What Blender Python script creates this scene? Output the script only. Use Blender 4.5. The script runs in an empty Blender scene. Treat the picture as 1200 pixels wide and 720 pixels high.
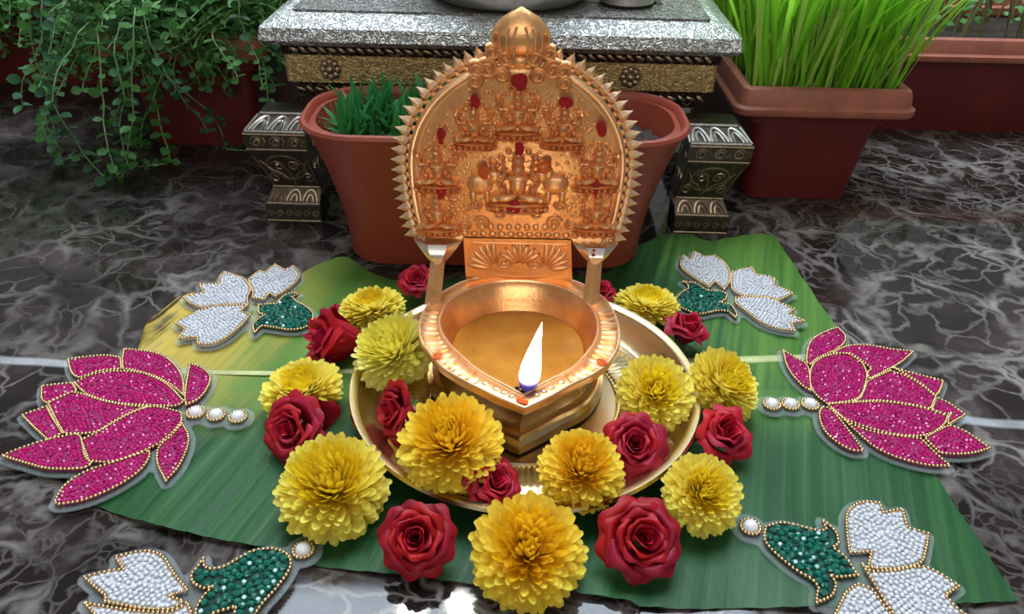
import bpy, bmesh, math, random
import numpy as np
from mathutils import Vector, Matrix, Quaternion

rnd = random.Random(11)
SC = bpy.context.scene
COL = SC.collection
PI = math.pi

# ------------------------------------------------------------------ camera, world, light, exposure
F = 920.0
PITCH = math.radians(34.0)
CAMZ = 0.338
cam_d = bpy.data.cameras.new('camera')
cam_d.sensor_width = 36.0
cam_d.lens = F * 36.0 / 1200.0
cam_d.clip_start = 0.01
cam = bpy.data.objects.new('camera', cam_d)
COL.objects.link(cam)
ROLL = math.radians(1.2)
cam.matrix_world = Matrix.Translation((0, 0, CAMZ)) @ Matrix.Rotation(PI / 2 - PITCH, 4, 'X') @ Matrix.Rotation(ROLL, 4, 'Z')
SC.camera = cam

world = bpy.data.worlds.new('room_world')
SC.world = world
world.use_nodes = True
world.node_tree.nodes['Background'].inputs[0].default_value = (0.75, 0.8, 0.9, 1)
world.node_tree.nodes['Background'].inputs[1].default_value = 0.3

SC.view_settings.view_transform = 'Standard'
SC.view_settings.look = 'None'
SC.view_settings.gamma = 1.0
SC.view_settings.use_curve_mapping = False
SC.view_settings.exposure = 0.30
SKYLIGHT = 10.0        # radiance of the skylight in the ceiling
BULB = 320.0            # radiance of the two small ceiling lamps
FLAME = 22.0

# ------------------------------------------------------------------ geometry helpers
def ray(u, v):
    a = (u - 600) / F
    b = -(v - 360) / F
    a, b = a * math.cos(ROLL) - b * math.sin(ROLL), a * math.sin(ROLL) + b * math.cos(ROLL)
    return Vector((a, math.cos(PITCH) + b * math.sin(PITCH), -math.sin(PITCH) + b * math.cos(PITCH)))
def at(u, v, z=0.0):
    d = ray(u, v)
    return Vector((0, 0, CAMZ)) + d * ((z - CAMZ) / d.z)
def aty(u, v, Y):
    d = ray(u, v)
    return Vector((0, 0, CAMZ)) + d * (Y / d.y)
def depth(P):
    return P.y * math.cos(PITCH) - (P.z - CAMZ) * math.sin(PITCH)

class MB:
    def __init__(s):
        s.v = []; s.f = []; s.m = []
    def add(s, vs, fs, mi=0):
        o = len(s.v)
        s.v.extend([tuple(p) for p in vs])
        s.f.extend([tuple(i + o for i in f) for f in fs])
        s.m.extend([mi] * len(fs))
        return s
    def box(s, c, h, mi=0, M=None):
        vs = [Vector((sx * h[0], sy * h[1], sz * h[2])) for sx in (-1, 1) for sy in (-1, 1) for sz in (-1, 1)]
        if M is not None: vs = [M @ p for p in vs]
        vs = [p + Vector(c) for p in vs]
        return s.add(vs, [(0, 1, 3, 2), (4, 6, 7, 5), (0, 4, 5, 1), (2, 3, 7, 6), (0, 2, 6, 4), (1, 5, 7, 3)], mi)
    def tube(s, path, rad, n=8, mi=0, closed=False, caps=True):
        P = [Vector(p) for p in path]
        k = len(P)
        if not hasattr(rad, '__len__'): rad = [rad] * k
        vs = []; fs = []
        up = None
        for i in range(k):
            if closed: t = P[(i + 1) % k] - P[i - 1]
            else: t = P[min(i + 1, k - 1)] - P[max(i - 1, 0)]
            if t.length < 1e-9: t = Vector((0, 0, 1))
            t.normalize()
            if up is None:
                up = Vector((0, 0, 1)) if abs(t.z) < .9 else Vector((1, 0, 0))
            a = t.cross(up)
            if a.length < 1e-6: a = t.orthogonal()
            a.normalize(); b = a.cross(t).normalized(); up = b
            for j in range(n):
                q = 2 * PI * j / n
                vs.append(P[i] + (a * math.cos(q) + b * math.sin(q)) * rad[i])
        for i in range(k if closed else k - 1):
            i2 = (i + 1) % k
            for j in range(n):
                fs.append((i * n + j, i2 * n + j, i2 * n + (j + 1) % n, i * n + (j + 1) % n))
        if caps and not closed:
            fs.append(tuple(range(n))); fs.append(tuple(reversed(range((k - 1) * n, k * n))))
        return s.add(vs, fs, mi)
    def lathe(s, prof, n=48, c=(0, 0, 0), sx=1, sy=1, mi=0, fn=None, ringed=False):
        vs = []; fs = []
        k = len(prof)
        for i, (r, z) in enumerate(prof):
            for j in range(n):
                q = 2 * PI * j / n
                rr, zz = (r, z) if fn is None else fn(r, z, q, j, i)
                vs.append((c[0] + rr * math.cos(q) * sx, c[1] + rr * math.sin(q) * sy, c[2] + zz))
        for i in range(k - 1):
            for j in range(n):
                fs.append((i * n + j, i * n + (j + 1) % n, (i + 1) * n + (j + 1) % n, (i + 1) * n + j))
        if ringed:
            for j in range(n): fs.append(((k - 1) * n + j, (k - 1) * n + (j + 1) % n, (j + 1) % n, j))
            return s.add(vs, fs, mi)
        if prof[0][0] > 1e-7: fs.append(tuple(reversed(range(n))))
        if prof[-1][0] > 1e-7: fs.append(tuple(range((k - 1) * n, k * n)))
        return s.add(vs, fs, mi)
    def loft(s, rings, mi=0, cap0=True, cap1=True):
        n = len(rings[0]); vs = [p for r in rings for p in r]; fs = []
        for i in range(len(rings) - 1):
            for j in range(n):
                fs.append((i * n + j, i * n + (j + 1) % n, (i + 1) * n + (j + 1) % n, (i + 1) * n + j))
        if cap0: fs.append(tuple(reversed(range(n))))
        if cap1: fs.append(tuple(range((len(rings) - 1) * n, len(rings) * n)))
        return s.add(vs, fs, mi)
    def ell(s, c, r, n=10, m=6, mi=0, M=None):
        vs = []; fs = []
        for i in range(m + 1):
            a = -PI / 2 + PI * i / m
            for j in range(n):
                q = 2 * PI * j / n
                p = Vector((r[0] * math.cos(a) * math.cos(q), r[1] * math.cos(a) * math.sin(q), r[2] * math.sin(a)))
                if M is not None: p = M @ p
                vs.append(p + Vector(c))
        for i in range(m):
            for j in range(n):
                fs.append((i * n + j, i * n + (j + 1) % n, (i + 1) * n + (j + 1) % n, (i + 1) * n + j))
        return s.add(vs, fs, mi)
    def grid(s, rows, mi=0):
        k = len(rows[0]); vs = [p for r in rows for p in r]; fs = []
        for i in range(len(rows) - 1):
            for j in range(k - 1):
                fs.append((i * k + j, i * k + j + 1, (i + 1) * k + j + 1, (i + 1) * k + j))
        return s.add(vs, fs, mi)
    def mesh(s, name, mats, smooth=True, weld=False):
        me = bpy.data.meshes.new(name)
        me.from_pydata(s.v, [], s.f)
        if not isinstance(mats, (list, tuple)): mats = [mats]
        for m in mats: me.materials.append(m)
        if len(mats) > 1: me.polygons.foreach_set('material_index', s.m)
        if weld:
            bm = bmesh.new(); bm.from_mesh(me)
            bmesh.ops.remove_doubles(bm, verts=bm.verts, dist=1e-6)
            bmesh.ops.recalc_face_normals(bm, faces=bm.faces)
            bm.to_mesh(me); bm.free()
        me.polygons.foreach_set('use_smooth', [bool(smooth)] * len(me.polygons))
        if smooth:
            try: me.set_sharp_from_angle(angle=math.radians(42 if smooth is True else smooth))
            except Exception: pass
        me.update()
        return me
    def build(s, name, mats, parent=None, smooth=True, weld=False):
        return link(name, s.mesh(name, mats, smooth, weld), parent)

def link(name, me, parent=None, M=None):
    o = bpy.data.objects.new(name, me)
    COL.objects.link(o)
    if parent is not None: o.parent = parent
    if M is not None: o.matrix_local = M
    return o
def tag(o, label=None, cat=None, group=None, kind=None):
    if label: o['label'] = label
    if cat: o['category'] = cat
    if group: o['group'] = group
    if kind: o['kind'] = kind
    return o
def thing(name, label, cat, loc=(0, 0, 0), group=None):
    o = bpy.data.objects.new(name, None)
    o.empty_display_size = 0.01
    COL.objects.link(o)
    o.location = loc
    return tag(o, label, cat, group)
def frame_from(axis, spin=0.0):
    q = Vector((0, 0, 1)).rotation_difference(Vector(axis).normalized())
    return q.to_matrix().to_4x4() @ Matrix.Rotation(spin, 4, 'Z')

# ------------------------------------------------------------------ material helpers
def mat(name):
    m = bpy.data.materials.new(name); m.use_nodes = True
    nt = m.node_tree
    return m, nt, nt.nodes['Principled BSDF']
def nd(nt, t, **kw):
    n = nt.nodes.new(t)
    for k, v in kw.items(): setattr(n, k, v)
    return n
def setin(n, **kw):
    for k, v in kw.items():
        n.inputs[k.replace('_', ' ')].default_value = v
def col4(c): return (c[0], c[1], c[2], 1.0)
def ramp(nt, stops, fac=None, interp='LINEAR'):
    r = nd(nt, 'ShaderNodeValToRGB'); e = r.color_ramp.elements; r.color_ramp.interpolation = interp
    while len(e) < len(stops): e.new(0.5)
    for i, (p, c) in enumerate(stops):
        e[i].position = p; e[i].color = col4(c)
    if fac is not None: nt.links.new(fac, r.inputs[0])
    return r
def noise(nt, scale, detail=3.0, rough=.5, vec=None, dist=0.0):
    n = nd(nt, 'ShaderNodeTexNoise')
    n.inputs['Scale'].default_value = scale; n.inputs['Detail'].default_value = detail
    n.inputs['Roughness'].default_value = rough; n.inputs['Distortion'].default_value = dist
    if vec is not None: nt.links.new(vec, n.inputs['Vector'])
    return n
def objco(nt):
    return nd(nt, 'ShaderNodeTexCoord').outputs['Object']
def geoco(nt):
    return nd(nt, 'ShaderNodeNewGeometry').outputs['Position']
def bump(nt, b, h, strength=.3, dist=.001):
    n = nd(nt, 'ShaderNodeBump'); n.inputs['Strength'].default_value = strength; n.inputs['Distance'].default_value = dist
    nt.links.new(h, n.inputs['Height']); nt.links.new(n.outputs[0], b.inputs['Normal'])
    return n
def math_n(nt, op, a, b=None, c=None, clamp=False):
    n = nd(nt, 'ShaderNodeMath', operation=op); n.use_clamp = clamp
    for i, x in enumerate((a, b, c)):
        if x is None: continue
        if isinstance(x, (int, float)): n.inputs[i].default_value = x
        else: nt.links.new(x, n.inputs[i])
    return n.outputs[0]
def mixc(nt, fac, a, b, blend='MIX'):
    n = nd(nt, 'ShaderNodeMix', data_type='RGBA', blend_type=blend)
    for sock, x in ((n.inputs[0], fac), (n.inputs[6], a), (n.inputs[7], b)):
        if isinstance(x, (int, float)): sock.default_value = x
        elif isinstance(x, tuple): sock.default_value = col4(x)
        else: nt.links.new(x, sock)
    return n.outputs[2]
def simple(name, c, rough=.5, metal=0.0, var=.12, scale=60.0, bmp=0.0, bscale=200.0, coat=0.0, spec=None):
    """one colour with a slight procedural mottling"""
    m, nt, b = mat(name)
    co = objco(nt)
    n = noise(nt, scale, 4, .6, co)
    lo = tuple(max(0, x * (1 - var)) for x in c); hi = tuple(min(1, x * (1 + var)) for x in c)
    r = ramp(nt, [(.3, lo), (.7, hi)], n.outputs['Fac'])
    nt.links.new(r.outputs[0], b.inputs['Base Color'])
    b.inputs['Roughness'].default_value = rough; b.inputs['Metallic'].default_value = metal
    b.inputs['Coat Weight'].default_value = coat
    if spec is not None: b.inputs['Specular IOR Level'].default_value = spec
    if bmp:
        n2 = noise(nt, bscale, 3, .6, co); bump(nt, b, n2.outputs['Fac'], bmp, .001)
    return m
def petal_mat(name, c_in, c_out, jitter=.12, transl=.3, rough=.55, axis='X', lo=0.0, hi=1.0, spec=.3):
    """petal / blade tissue: colour runs along the petal, differs a little from one piece to the next"""
    m, nt, b = mat(name)
    co = objco(nt); sp = nd(nt, 'ShaderNodeSeparateXYZ'); nt.links.new(co, sp.inputs[0])
    mr = nd(nt, 'ShaderNodeMapRange'); nt.links.new(sp.outputs[axis], mr.inputs[0])
    mr.inputs[1].default_value = lo; mr.inputs[2].default_value = hi
    c = mixc(nt, mr.outputs[0], c_in, c_out)
    oi = nd(nt, 'ShaderNodeObjectInfo')
    hs = nd(nt, 'ShaderNodeHueSaturation')
    nt.links.new(c, hs.inputs['Color'])
    v = math_n(nt, 'MULTIPLY_ADD', oi.outputs['Random'], 2 * jitter, 1 - jitter)
    nt.links.new(v, hs.inputs['Value'])
    h = math_n(nt, 'MULTIPLY_ADD', oi.outputs['Random'], .012, .494); nt.links.new(h, hs.inputs['Hue'])
    nt.links.new(hs.outputs[0], b.inputs['Base Color'])
    b.inputs['Roughness'].default_value = rough; b.inputs['Specular IOR Level'].default_value = spec
    tr = nd(nt, 'ShaderNodeBsdfTranslucent'); nt.links.new(hs.outputs[0], tr.inputs[0])
    mx = nd(nt, 'ShaderNodeMixShader'); mx.inputs[0].default_value = transl
    nt.links.new(b.outputs[0], mx.inputs[1]); nt.links.new(tr.outputs[0], mx.inputs[2])
    nt.links.new(mx.outputs[0], nt.nodes['Material Output'].inputs[0])
    return m
def emit(name, c, s):
    m, nt, b = mat(name)
    b.inputs['Base Color'].default_value = (0, 0, 0, 1)
    b.inputs['Emission Color'].default_value = col4(c); b.inputs['Emission Strength'].default_value = s
    return m

# ------------------------------------------------------------------ materials
def marble_mat():
    m, nt, b = mat('dark_marble')
    P = geoco(nt)
    n1 = noise(nt, 5.0, 4, .6, P)
    warp = nd(nt, 'ShaderNodeVectorMath', operation='SCALE'); warp.inputs['Scale'].default_value = .17
    sub = nd(nt, 'ShaderNodeVectorMath', operation='SUBTRACT'); nt.links.new(n1.outputs['Color'], sub.inputs[0]); sub.inputs[1].default_value = (.5, .5, .5)
    nt.links.new(sub.outputs[0], warp.inputs[0])
    addv = nd(nt, 'ShaderNodeVectorMath', operation='ADD'); nt.links.new(P, addv.inputs[0]); nt.links.new(warp.outputs[0], addv.inputs[1])
    n2 = noise(nt, 38.0, 3, .6, P)
    warp2 = nd(nt, 'ShaderNodeVectorMath', operation='SCALE'); warp2.inputs['Scale'].default_value = .02
    nt.links.new(n2.outputs['Color'], warp2.inputs[0])
    add2 = nd(nt, 'ShaderNodeVectorMath', operation='ADD'); nt.links.new(addv.outputs[0], add2.inputs[0]); nt.links.new(warp2.outputs[0], add2.inputs[1])
    def vein(scale, w):
        vo = nd(nt, 'ShaderNodeTexVoronoi', feature='DISTANCE_TO_EDGE'); vo.inputs['Scale'].default_value = scale
        nt.links.new(add2.outputs[0], vo.inputs['Vector'])
        mr = nd(nt, 'ShaderNodeMapRange', interpolation_type='SMOOTHSTEP'); nt.links.new(vo.outputs['Distance'], mr.inputs[0])
        mr.inputs[1].default_value = 0; mr.inputs[2].default_value = w; mr.inputs[3].default_value = 1; mr.inputs[4].default_value = 0
        return mr.outputs[0]
    va = vein(13.0, .075); vb = vein(31.0, .085); vc = vein(75.0, .10)
    big = noise(nt, 3.2, 3, .5, P)
    zone = nd(nt, 'ShaderNodeMapRange'); nt.links.new(big.outputs['Fac'], zone.inputs[0])
    zone.inputs[1].default_value = .38; zone.inputs[2].default_value = .68
    mod = noise(nt, 16.0, 4, .65, P)
    modr = ramp(nt, [(.36, (0, 0, 0)), (.66, (1, 1, 1))], mod.outputs['Fac'])
    va2 = math_n(nt, 'MULTIPLY', va, math_n(nt, 'MULTIPLY_ADD', modr.outputs[0], .85, .06))
    vb2 = math_n(nt, 'MULTIPLY', vb, math_n(nt, 'MULTIPLY', modr.outputs[0], .7))
    vc2 = math_n(nt, 'MULTIPLY', vc, math_n(nt, 'MULTIPLY', zone.outputs[0], .35))
    v = math_n(nt, 'MAXIMUM', math_n(nt, 'MAXIMUM', va2, vb2), vc2)
    # the slab is less veined towards its far left
    sq = nd(nt, 'ShaderNodeSeparateXYZ'); nt.links.new(addv.outputs[0], sq.inputs[0])
    sl = nd(nt, 'ShaderNodeMapRange'); nt.links.new(math_n(nt, 'SUBTRACT', sq.outputs[0], math_n(nt, 'MULTIPLY', sq.outputs[1], .9)), sl.inputs[0])
    sl.inputs[1].default_value = -1.0; sl.inputs[2].default_value = -.45; sl.inputs[3].default_value = .3; sl.inputs[4].default_value = 1.0
    v = math_n(nt, 'MULTIPLY', v, sl.outputs[0])
    patch = noise(nt, 11.0, 5, .6, add2.outputs[0])
    base = ramp(nt, [(.3, (.006, .005, .0055)), (.50, (.017, .012, .0105)), (.62, (.045, .034, .031)), (.75, (.11, .088, .078))], patch.outputs['Fac'])
    c = mixc(nt, v, base.outputs[0], (.30, .265, .24))
    # glint along a tile joint, painted into the slab as a long pale line
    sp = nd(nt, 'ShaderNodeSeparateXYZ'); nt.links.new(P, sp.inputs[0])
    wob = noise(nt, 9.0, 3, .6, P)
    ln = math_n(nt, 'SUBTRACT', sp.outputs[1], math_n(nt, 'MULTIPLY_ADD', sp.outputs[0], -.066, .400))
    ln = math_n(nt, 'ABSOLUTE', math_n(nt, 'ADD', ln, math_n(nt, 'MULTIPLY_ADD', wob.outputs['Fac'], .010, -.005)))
    joint_glint = nd(nt, 'ShaderNodeMapRange', interpolation_type='SMOOTHSTEP'); nt.links.new(ln, joint_glint.inputs[0])
    joint_glint.inputs[1].default_value = .002; joint_glint.inputs[2].default_value = .0055; joint_glint.inputs[3].default_value = .85; joint_glint.inputs[4].default_value = 0
    c = mixc(nt, math_n(nt, 'MULTIPLY', joint_glint.outputs[0], math_n(nt, 'MULTIPLY_ADD', modr.outputs[0], .5, .5)), c, (.46, .47, .49))
    nt.links.new(c, b.inputs['Base Color'])
    rg = nd(nt, 'ShaderNodeMapRange'); nt.links.new(mod.outputs['Fac'], rg.inputs[0]); rg.inputs[3].default_value = .02; rg.inputs[4].default_value = .10
    nt.links.new(rg.outputs[0], b.inputs['Roughness'])
    b.inputs['Specular IOR Level'].default_value = .42
    return m

def engraved(name, c_lo, c_hi, metal=.85, rough=.32, scale=180.0, strength=.9):
    """embossed sheet metal: swirling worked relief, dull in the worked ground and bright on the raised lines"""
    m, nt, b = mat(name)
    co = objco(nt)
    n = noise(nt, scale * .35, 2, .5, co)
    ad = nd(nt, 'ShaderNodeVectorMath', operation='MULTIPLY_ADD'); nt.links.new(n.outputs['Color'], ad.inputs[0])
    ad.inputs[1].default_value = (.012, .012, .012); nt.links.new(co, ad.inputs[2])
    vo = nd(nt, 'ShaderNodeTexVoronoi', feature='SMOOTH_F1'); vo.inputs['Scale'].default_value = scale
    nt.links.new(ad.outputs[0], vo.inputs['Vector'])
    sn = math_n(nt, 'SINE', math_n(nt, 'MULTIPLY', vo.outputs['Distance'], 14.0))
    r = ramp(nt, [(.25, c_lo), (.75, c_hi)], math_n(nt, 'MULTIPLY_ADD', sn, .5, .5))
    nt.links.new(r.outputs[0], b.inputs['Base Color'])
    b.inputs['Metallic'].default_value = metal; b.inputs['Roughness'].default_value = rough
    bump(nt, b, sn, strength, .0012)
    return m

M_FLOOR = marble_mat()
M_WALL = simple('wall_paint', (.40, .37, .33), .7, var=.04, scale=4)
M_CEIL = simple('ceiling_paint', (.75, .75, .74), .8, var=.03, scale=4)
M_FILL = emit('fill_panel_glow', (1.0, .97, .92), 2.6)  # glow of the added, unseen fill panel
M_SKY = emit('skylight_glass', (.74, .87, 1.0), SKYLIGHT)
M_BULB = emit('lamp_glow', (1.0, .93, .82), BULB)
M_TRIM = simple('white_trim', (.7, .7, .7), .4)
M_SILVER = engraved('embossed_white_metal', (.36, .355, .34), (.82, .82, .80), .85, .36, 330, .5)
M_SILVERTOP = engraved('embossed_table_top', (.12, .115, .105), (.32, .30, .28), .85, .36, 400, .5)
M_DARKBAND = engraved('dark_embossed_band', (.020, .012, .008), (.10, .06, .035), .7, .35, 300)
M_GOLDPANEL = engraved('gilt_embossed_panel', (.34, .23, .09), (.52, .38, .17), .7, .42, 420, .35)
M_ORNAMENT = simple('worn_silver_ornament', (.62, .60, .56), .3, .95, .25, 300)
M_ORNDARK = simple('aged_bronze_ornament', (.36, .27, .18), .36, .9, .3, 300)
M_LEGBASE = simple('blackened_leg_sheet', (.07, .055, .042), .38, .75, .35, 200, .3, 500)
M_STEEL = simple('brushed_steel', (.66, .65, .63), .32, .9, .06, 30)
M_TERRA = simple('terracotta_plastic', (.23, .036, .016), .48, var=.16, scale=30, bmp=.08)
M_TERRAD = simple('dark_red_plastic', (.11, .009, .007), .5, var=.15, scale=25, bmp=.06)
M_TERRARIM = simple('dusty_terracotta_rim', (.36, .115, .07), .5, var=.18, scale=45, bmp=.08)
M_SOIL = simple('dark_soil', (.028, .017, .011), .95, var=.6, scale=220, bmp=.9, bscale=260)
M_WHEAT = petal_mat('wheat_grass_blade', (.24, .56, .03), (.38, .78, .06), .25, .48, .45, 'Z', 0, .12)
M_WHEATY = petal_mat('wheat_grass_yellowing', (.42, .60, .12), (.50, .74, .14), .2, .4, .45, 'Z', 0, .12)
M_SHORT = petal_mat('short_grass_blade', (.06, .23, .03), (.035, .20, .05), .3, .3, .45, 'Z', 0, .03)
M_VINE = petal_mat('trailing_leaf', (.030, .105, .042), (.06, .175, .07), .45, .25, .5, 'X', 0, .01)
M_VINE2 = petal_mat('feathery_green', (.075, .25, .055), (.15, .40, .10), .35, .3, .5, 'Z', 0, .3)
M_STEM = simple('pale_green_stem', (.16, .29, .10), .5, var=.3, scale=60)
M_DRYSTEM = simple('brownish_stem', (.16, .15, .06), .6, var=.35, scale=40)

def banana_mat():
    m, nt, b = mat('banana_leaf')
    P = objco(nt)
    sp = nd(nt, 'ShaderNodeSeparateXYZ'); nt.links.new(P, sp.inputs[0])
    x, y = sp.outputs[0], sp.outputs[1]
    # parallel side veins, leaning slightly from the midrib
    q = math_n(nt, 'MULTIPLY_ADD', y, -.30, x)
    cmb = nd(nt, 'ShaderNodeCombineXYZ'); nt.links.new(q, cmb.inputs[0]); nt.links.new(math_n(nt, 'MULTIPLY', y, .04), cmb.inputs[1])
    fine = noise(nt, 190.0, 3, .6, cmb.outputs[0])
    broad = noise(nt, 34.0, 2, .5, cmb.outputs[0])
    mott = noise(nt, 9.0, 4, .6, P)
    g = ramp(nt, [(.3, (.006, .040, .013)), (.5, (.012, .070, .018)), (.72, (.030, .115, .026))],
             math_n(nt, 'ADD', math_n(nt, 'MULTIPLY', fine.outputs['Fac'], .5), math_n(nt, 'MULTIPLY', broad.outputs['Fac'], .5)))
    lite = ramp(nt, [(.3, (.045, .14, .015)), (.5, (.11, .24, .03)), (.72, (.22, .34, .06))],
             math_n(nt, 'ADD', math_n(nt, 'MULTIPLY', fine.outputs['Fac'], .55), math_n(nt, 'MULTIPLY', broad.outputs['Fac'], .45)))
    # raised side veins, one every centimetre or so
    vn = math_n(nt, 'POWER', math_n(nt, 'ABSOLUTE', math_n(nt, 'SINE', math_n(nt, 'MULTIPLY_ADD', broad.outputs['Fac'], 2.0, math_n(nt, 'MULTIPLY', q, 260.0)))), 24.0)
    def band(sock, a, bb):
        mr = nd(nt, 'ShaderNodeMapRange', interpolation_type='SMOOTHSTEP'); nt.links.new(sock, mr.inputs[0])
        mr.inputs[1].default_value = a; mr.inputs[2].default_value = bb; return mr.outputs[0]
    xm = math_n(nt, 'ADD', math_n(nt, 'MULTIPLY_ADD', mott.outputs['Fac'], .14, math_n(nt, 'ADD', x, -.07)), math_n(nt, 'MULTIPLY_ADD', fine.outputs['Fac'], .12, -.06))
    upper = band(y, .405, .412)
    # the younger light green of the far right half, and around the midrib
    fr = math_n(nt, 'MULTIPLY', band(xm, .10, .20), band(y, .36, .44))
    nearrib = math_n(nt, 'MULTIPLY', band(y, .345, .40), math_n(nt, 'SUBTRACT', 1.0, upper))
    pale = math_n(nt, 'MAXIMUM', math_n(nt, 'MULTIPLY', fr, .62), math_n(nt, 'MULTIPLY', nearrib, .55))
    c = mixc(nt, pale, g.outputs[0], lite.outputs[0])
    # left end: yellowing dry tissue, green again to the right
    lm = math_n(nt, 'SUBTRACT', 1.0, band(xm, -.235, -.13))
    lm = math_n(nt, 'MULTIPLY', lm, band(y, .34, .41))
    c = mixc(nt, math_n(nt, 'MULTIPLY', math_n(nt, 'MULTIPLY', math_n(nt, 'SUBTRACT', 1.0, band(xm, -.13, -.03)), band(y, .36, .42)), .7), c, lite.outputs[0])
    yel = ramp(nt, [(.35, (.36, .28, .03)), (.65, (.58, .40, .08))], mott.outputs['Fac'])
    c = mixc(nt, lm, c, yel.outputs[0])
    edge = math_n(nt, 'SUBTRACT', 1.0, band(xm, -.268, -.245))
    c = mixc(nt, math_n(nt, 'MULTIPLY', edge, band(y, .42, .47)), c, (.055, .028, .012))
    c = mixc(nt, math_n(nt, 'MULTIPLY', math_n(nt, 'MULTIPLY', vn, mott.outputs['Fac']), .25), c, (.10, .20, .06))
    nt.links.new(c, b.inputs['Base Color'])
    b.inputs['Roughness'].default_value = .46; b.inputs['Specular IOR Level'].default_value = .28
    bump(nt, b, fine.outputs['Fac'], .25, .0015)
    tr = nd(nt, 'ShaderNodeBsdfTranslucent'); nt.links.new(c, tr.inputs[0])
    return m
M_BANANA = banana_mat()
M_RIB = simple('leaf_midrib', (.46, .48, .20), .4, var=.2, scale=50)

M_BRASS = simple('plate_brass', (.72, .56, .32), .27, 1.0, .1, 22, .05, 300)
M_COPPER = simple('lamp_copper', (.97, .46, .19), .36, .86, .2, 70, .25, 420)
M_COPPERR = simple('lamp_copper_relief', (.95, .47, .21), .38, .82, .18, 140, .3, 900)
M_COPPERG = engraved('lamp_copper_ground', (.42, .15, .055), (.80, .38, .17), .80, .46, 420, .7)
M_COPPERP = simple('lamp_polished_edge', (.97, .62, .37), .36, .85, .12, 90)
M_LAMPBASE = simple('lamp_dull_brass', (.62, .44, .24), .27, 1.0, .15, 60)
M_SILVERCUP = simple('lamp_tinned_bracket', (.74, .68, .62), .3, 1.0, .12, 120)
M_KUMKUM = simple('vermilion_powder', (.36, .008, .012), .95, var=.35, scale=500, bmp=.8, bscale=900)
M_HALDI = simple('turmeric_orange_powder', (.62, .11, .015), .95, var=.35, scale=500, bmp=.8, bscale=900)
M_WICK = simple('charred_wick', (.02, .014, .02), .9, var=.4, scale=300)
M_LEMON = petal_mat('mum_petal_lemon', (.88, .66, .02), (.97, .86, .17), .06, .38)
M_GOLDEN = petal_mat('mum_petal_golden', (.92, .58, .012), (.98, .80, .10), .06, .38)
M_PALE = petal_mat('mum_petal_pale', (.86, .76, .10), (.97, .92, .30), .06, .38)
M_MUMCORE = simple('mum_core', (.55, .42, .03), .8, var=.3)
M_ROSE = petal_mat('rose_petal', (.20, .002, .008), (.44, .006, .020), .22, .16, .5, 'Z', 0, 1.0)
M_ROSEP = petal_mat('rose_petal_pinkish', (.26, .004, .016), (.50, .011, .036), .22, .18, .5, 'Z', 0, 1.0)
M_SEPAL = simple('rose_sepal', (.07, .14, .03), .6, var=.3)
M_PINK = simple('pink_backing', (.24, .006, .085), .5, var=.2, scale=300)
M_PINKGEM = simple('pink_crystal_gem', (.46, .005, .14), .2, 0, .35, 350, coat=.2)
M_GREENGEM = simple('green_crystal_gem', (.006, .125, .085), .1, 0, .35, 200, coat=.6)
M_GREENB = simple('green_backing', (.003, .03, .022), .85)
M_PEARL = simple('pearl_white', (.78, .76, .75), .2, 0, .05, 90, coat=.5)
M_SEED = simple('white_seed_bead', (.64, .64, .67), .24, 0, .06, 300, coat=.3)
M_WHITEB = simple('white_backing', (.50, .51, .54), .6)
M_GOLDBEAD = simple('gold_bead', (.68, .47, .25), .27, 1.0, .15, 300)
def acrylic():
    m, nt, b = mat('clear_acrylic')
    b.inputs['Base Color'].default_value = (.75, .8, .8, 1); b.inputs['Roughness'].default_value = .12
    n = noise(nt, 30, 2, .5, objco(nt))
    t = nd(nt, 'ShaderNodeBsdfTransparent'); t.inputs[0].default_value = (.93, .95, .95, 1)
    mx = nd(nt, 'ShaderNodeMixShader')
    nt.links.new(math_n(nt, 'MULTIPLY_ADD', n.outputs['Fac'], .06, .08), mx.inputs[0])
    nt.links.new(t.outputs[0], mx.inputs[1]); nt.links.new(b.outputs[0], mx.inputs[2])
    nt.links.new(mx.outputs[0], nt.nodes['Material Output'].inputs[0])
    return m
M_ACRYLIC = acrylic()
def oil_mat():
    m, nt, b = mat('lamp_oil')
    n = noise(nt, 55, 4, .6, objco(nt))
    r = ramp(nt, [(.3, (.52, .20, .025)), (.7, (.68, .31, .05))], n.outputs['Fac'])
    nt.links.new(r.outputs[0], b.inputs['Base Color'])
    b.inputs['Roughness'].default_value = .15
    return m
M_OIL = oil_mat()
def flame_mat():
    m, nt, b = mat('flame')
    sp = nd(nt, 'ShaderNodeSeparateXYZ'); nt.links.new(objco(nt), sp.inputs[0])
    r = ramp(nt, [(0, (.02, .02, .12)), (.14, (.06, .05, .30)), (.28, (.75, .50, .42)), (.42, (1, .86, .62)), (1, (1, .88, .66))],
             math_n(nt, 'DIVIDE', sp.outputs[2], .046))
    b.inputs['Base Color'].default_value = (0, 0, 0, 1)
    nt.links.new(r.outputs[0], b.inputs['Emission Color'])
    s = nd(nt, 'ShaderNodeMapRange'); nt.links.new(sp.outputs[2], s.inputs[0])
    s.inputs[1].default_value = .006; s.inputs[2].default_value = .022; s.inputs[3].default_value = .8; s.inputs[4].default_value = FLAME
    nt.links.new(s.outputs[0], b.inputs['Emission Strength'])
    return m
M_FLAME = flame_mat()

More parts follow.
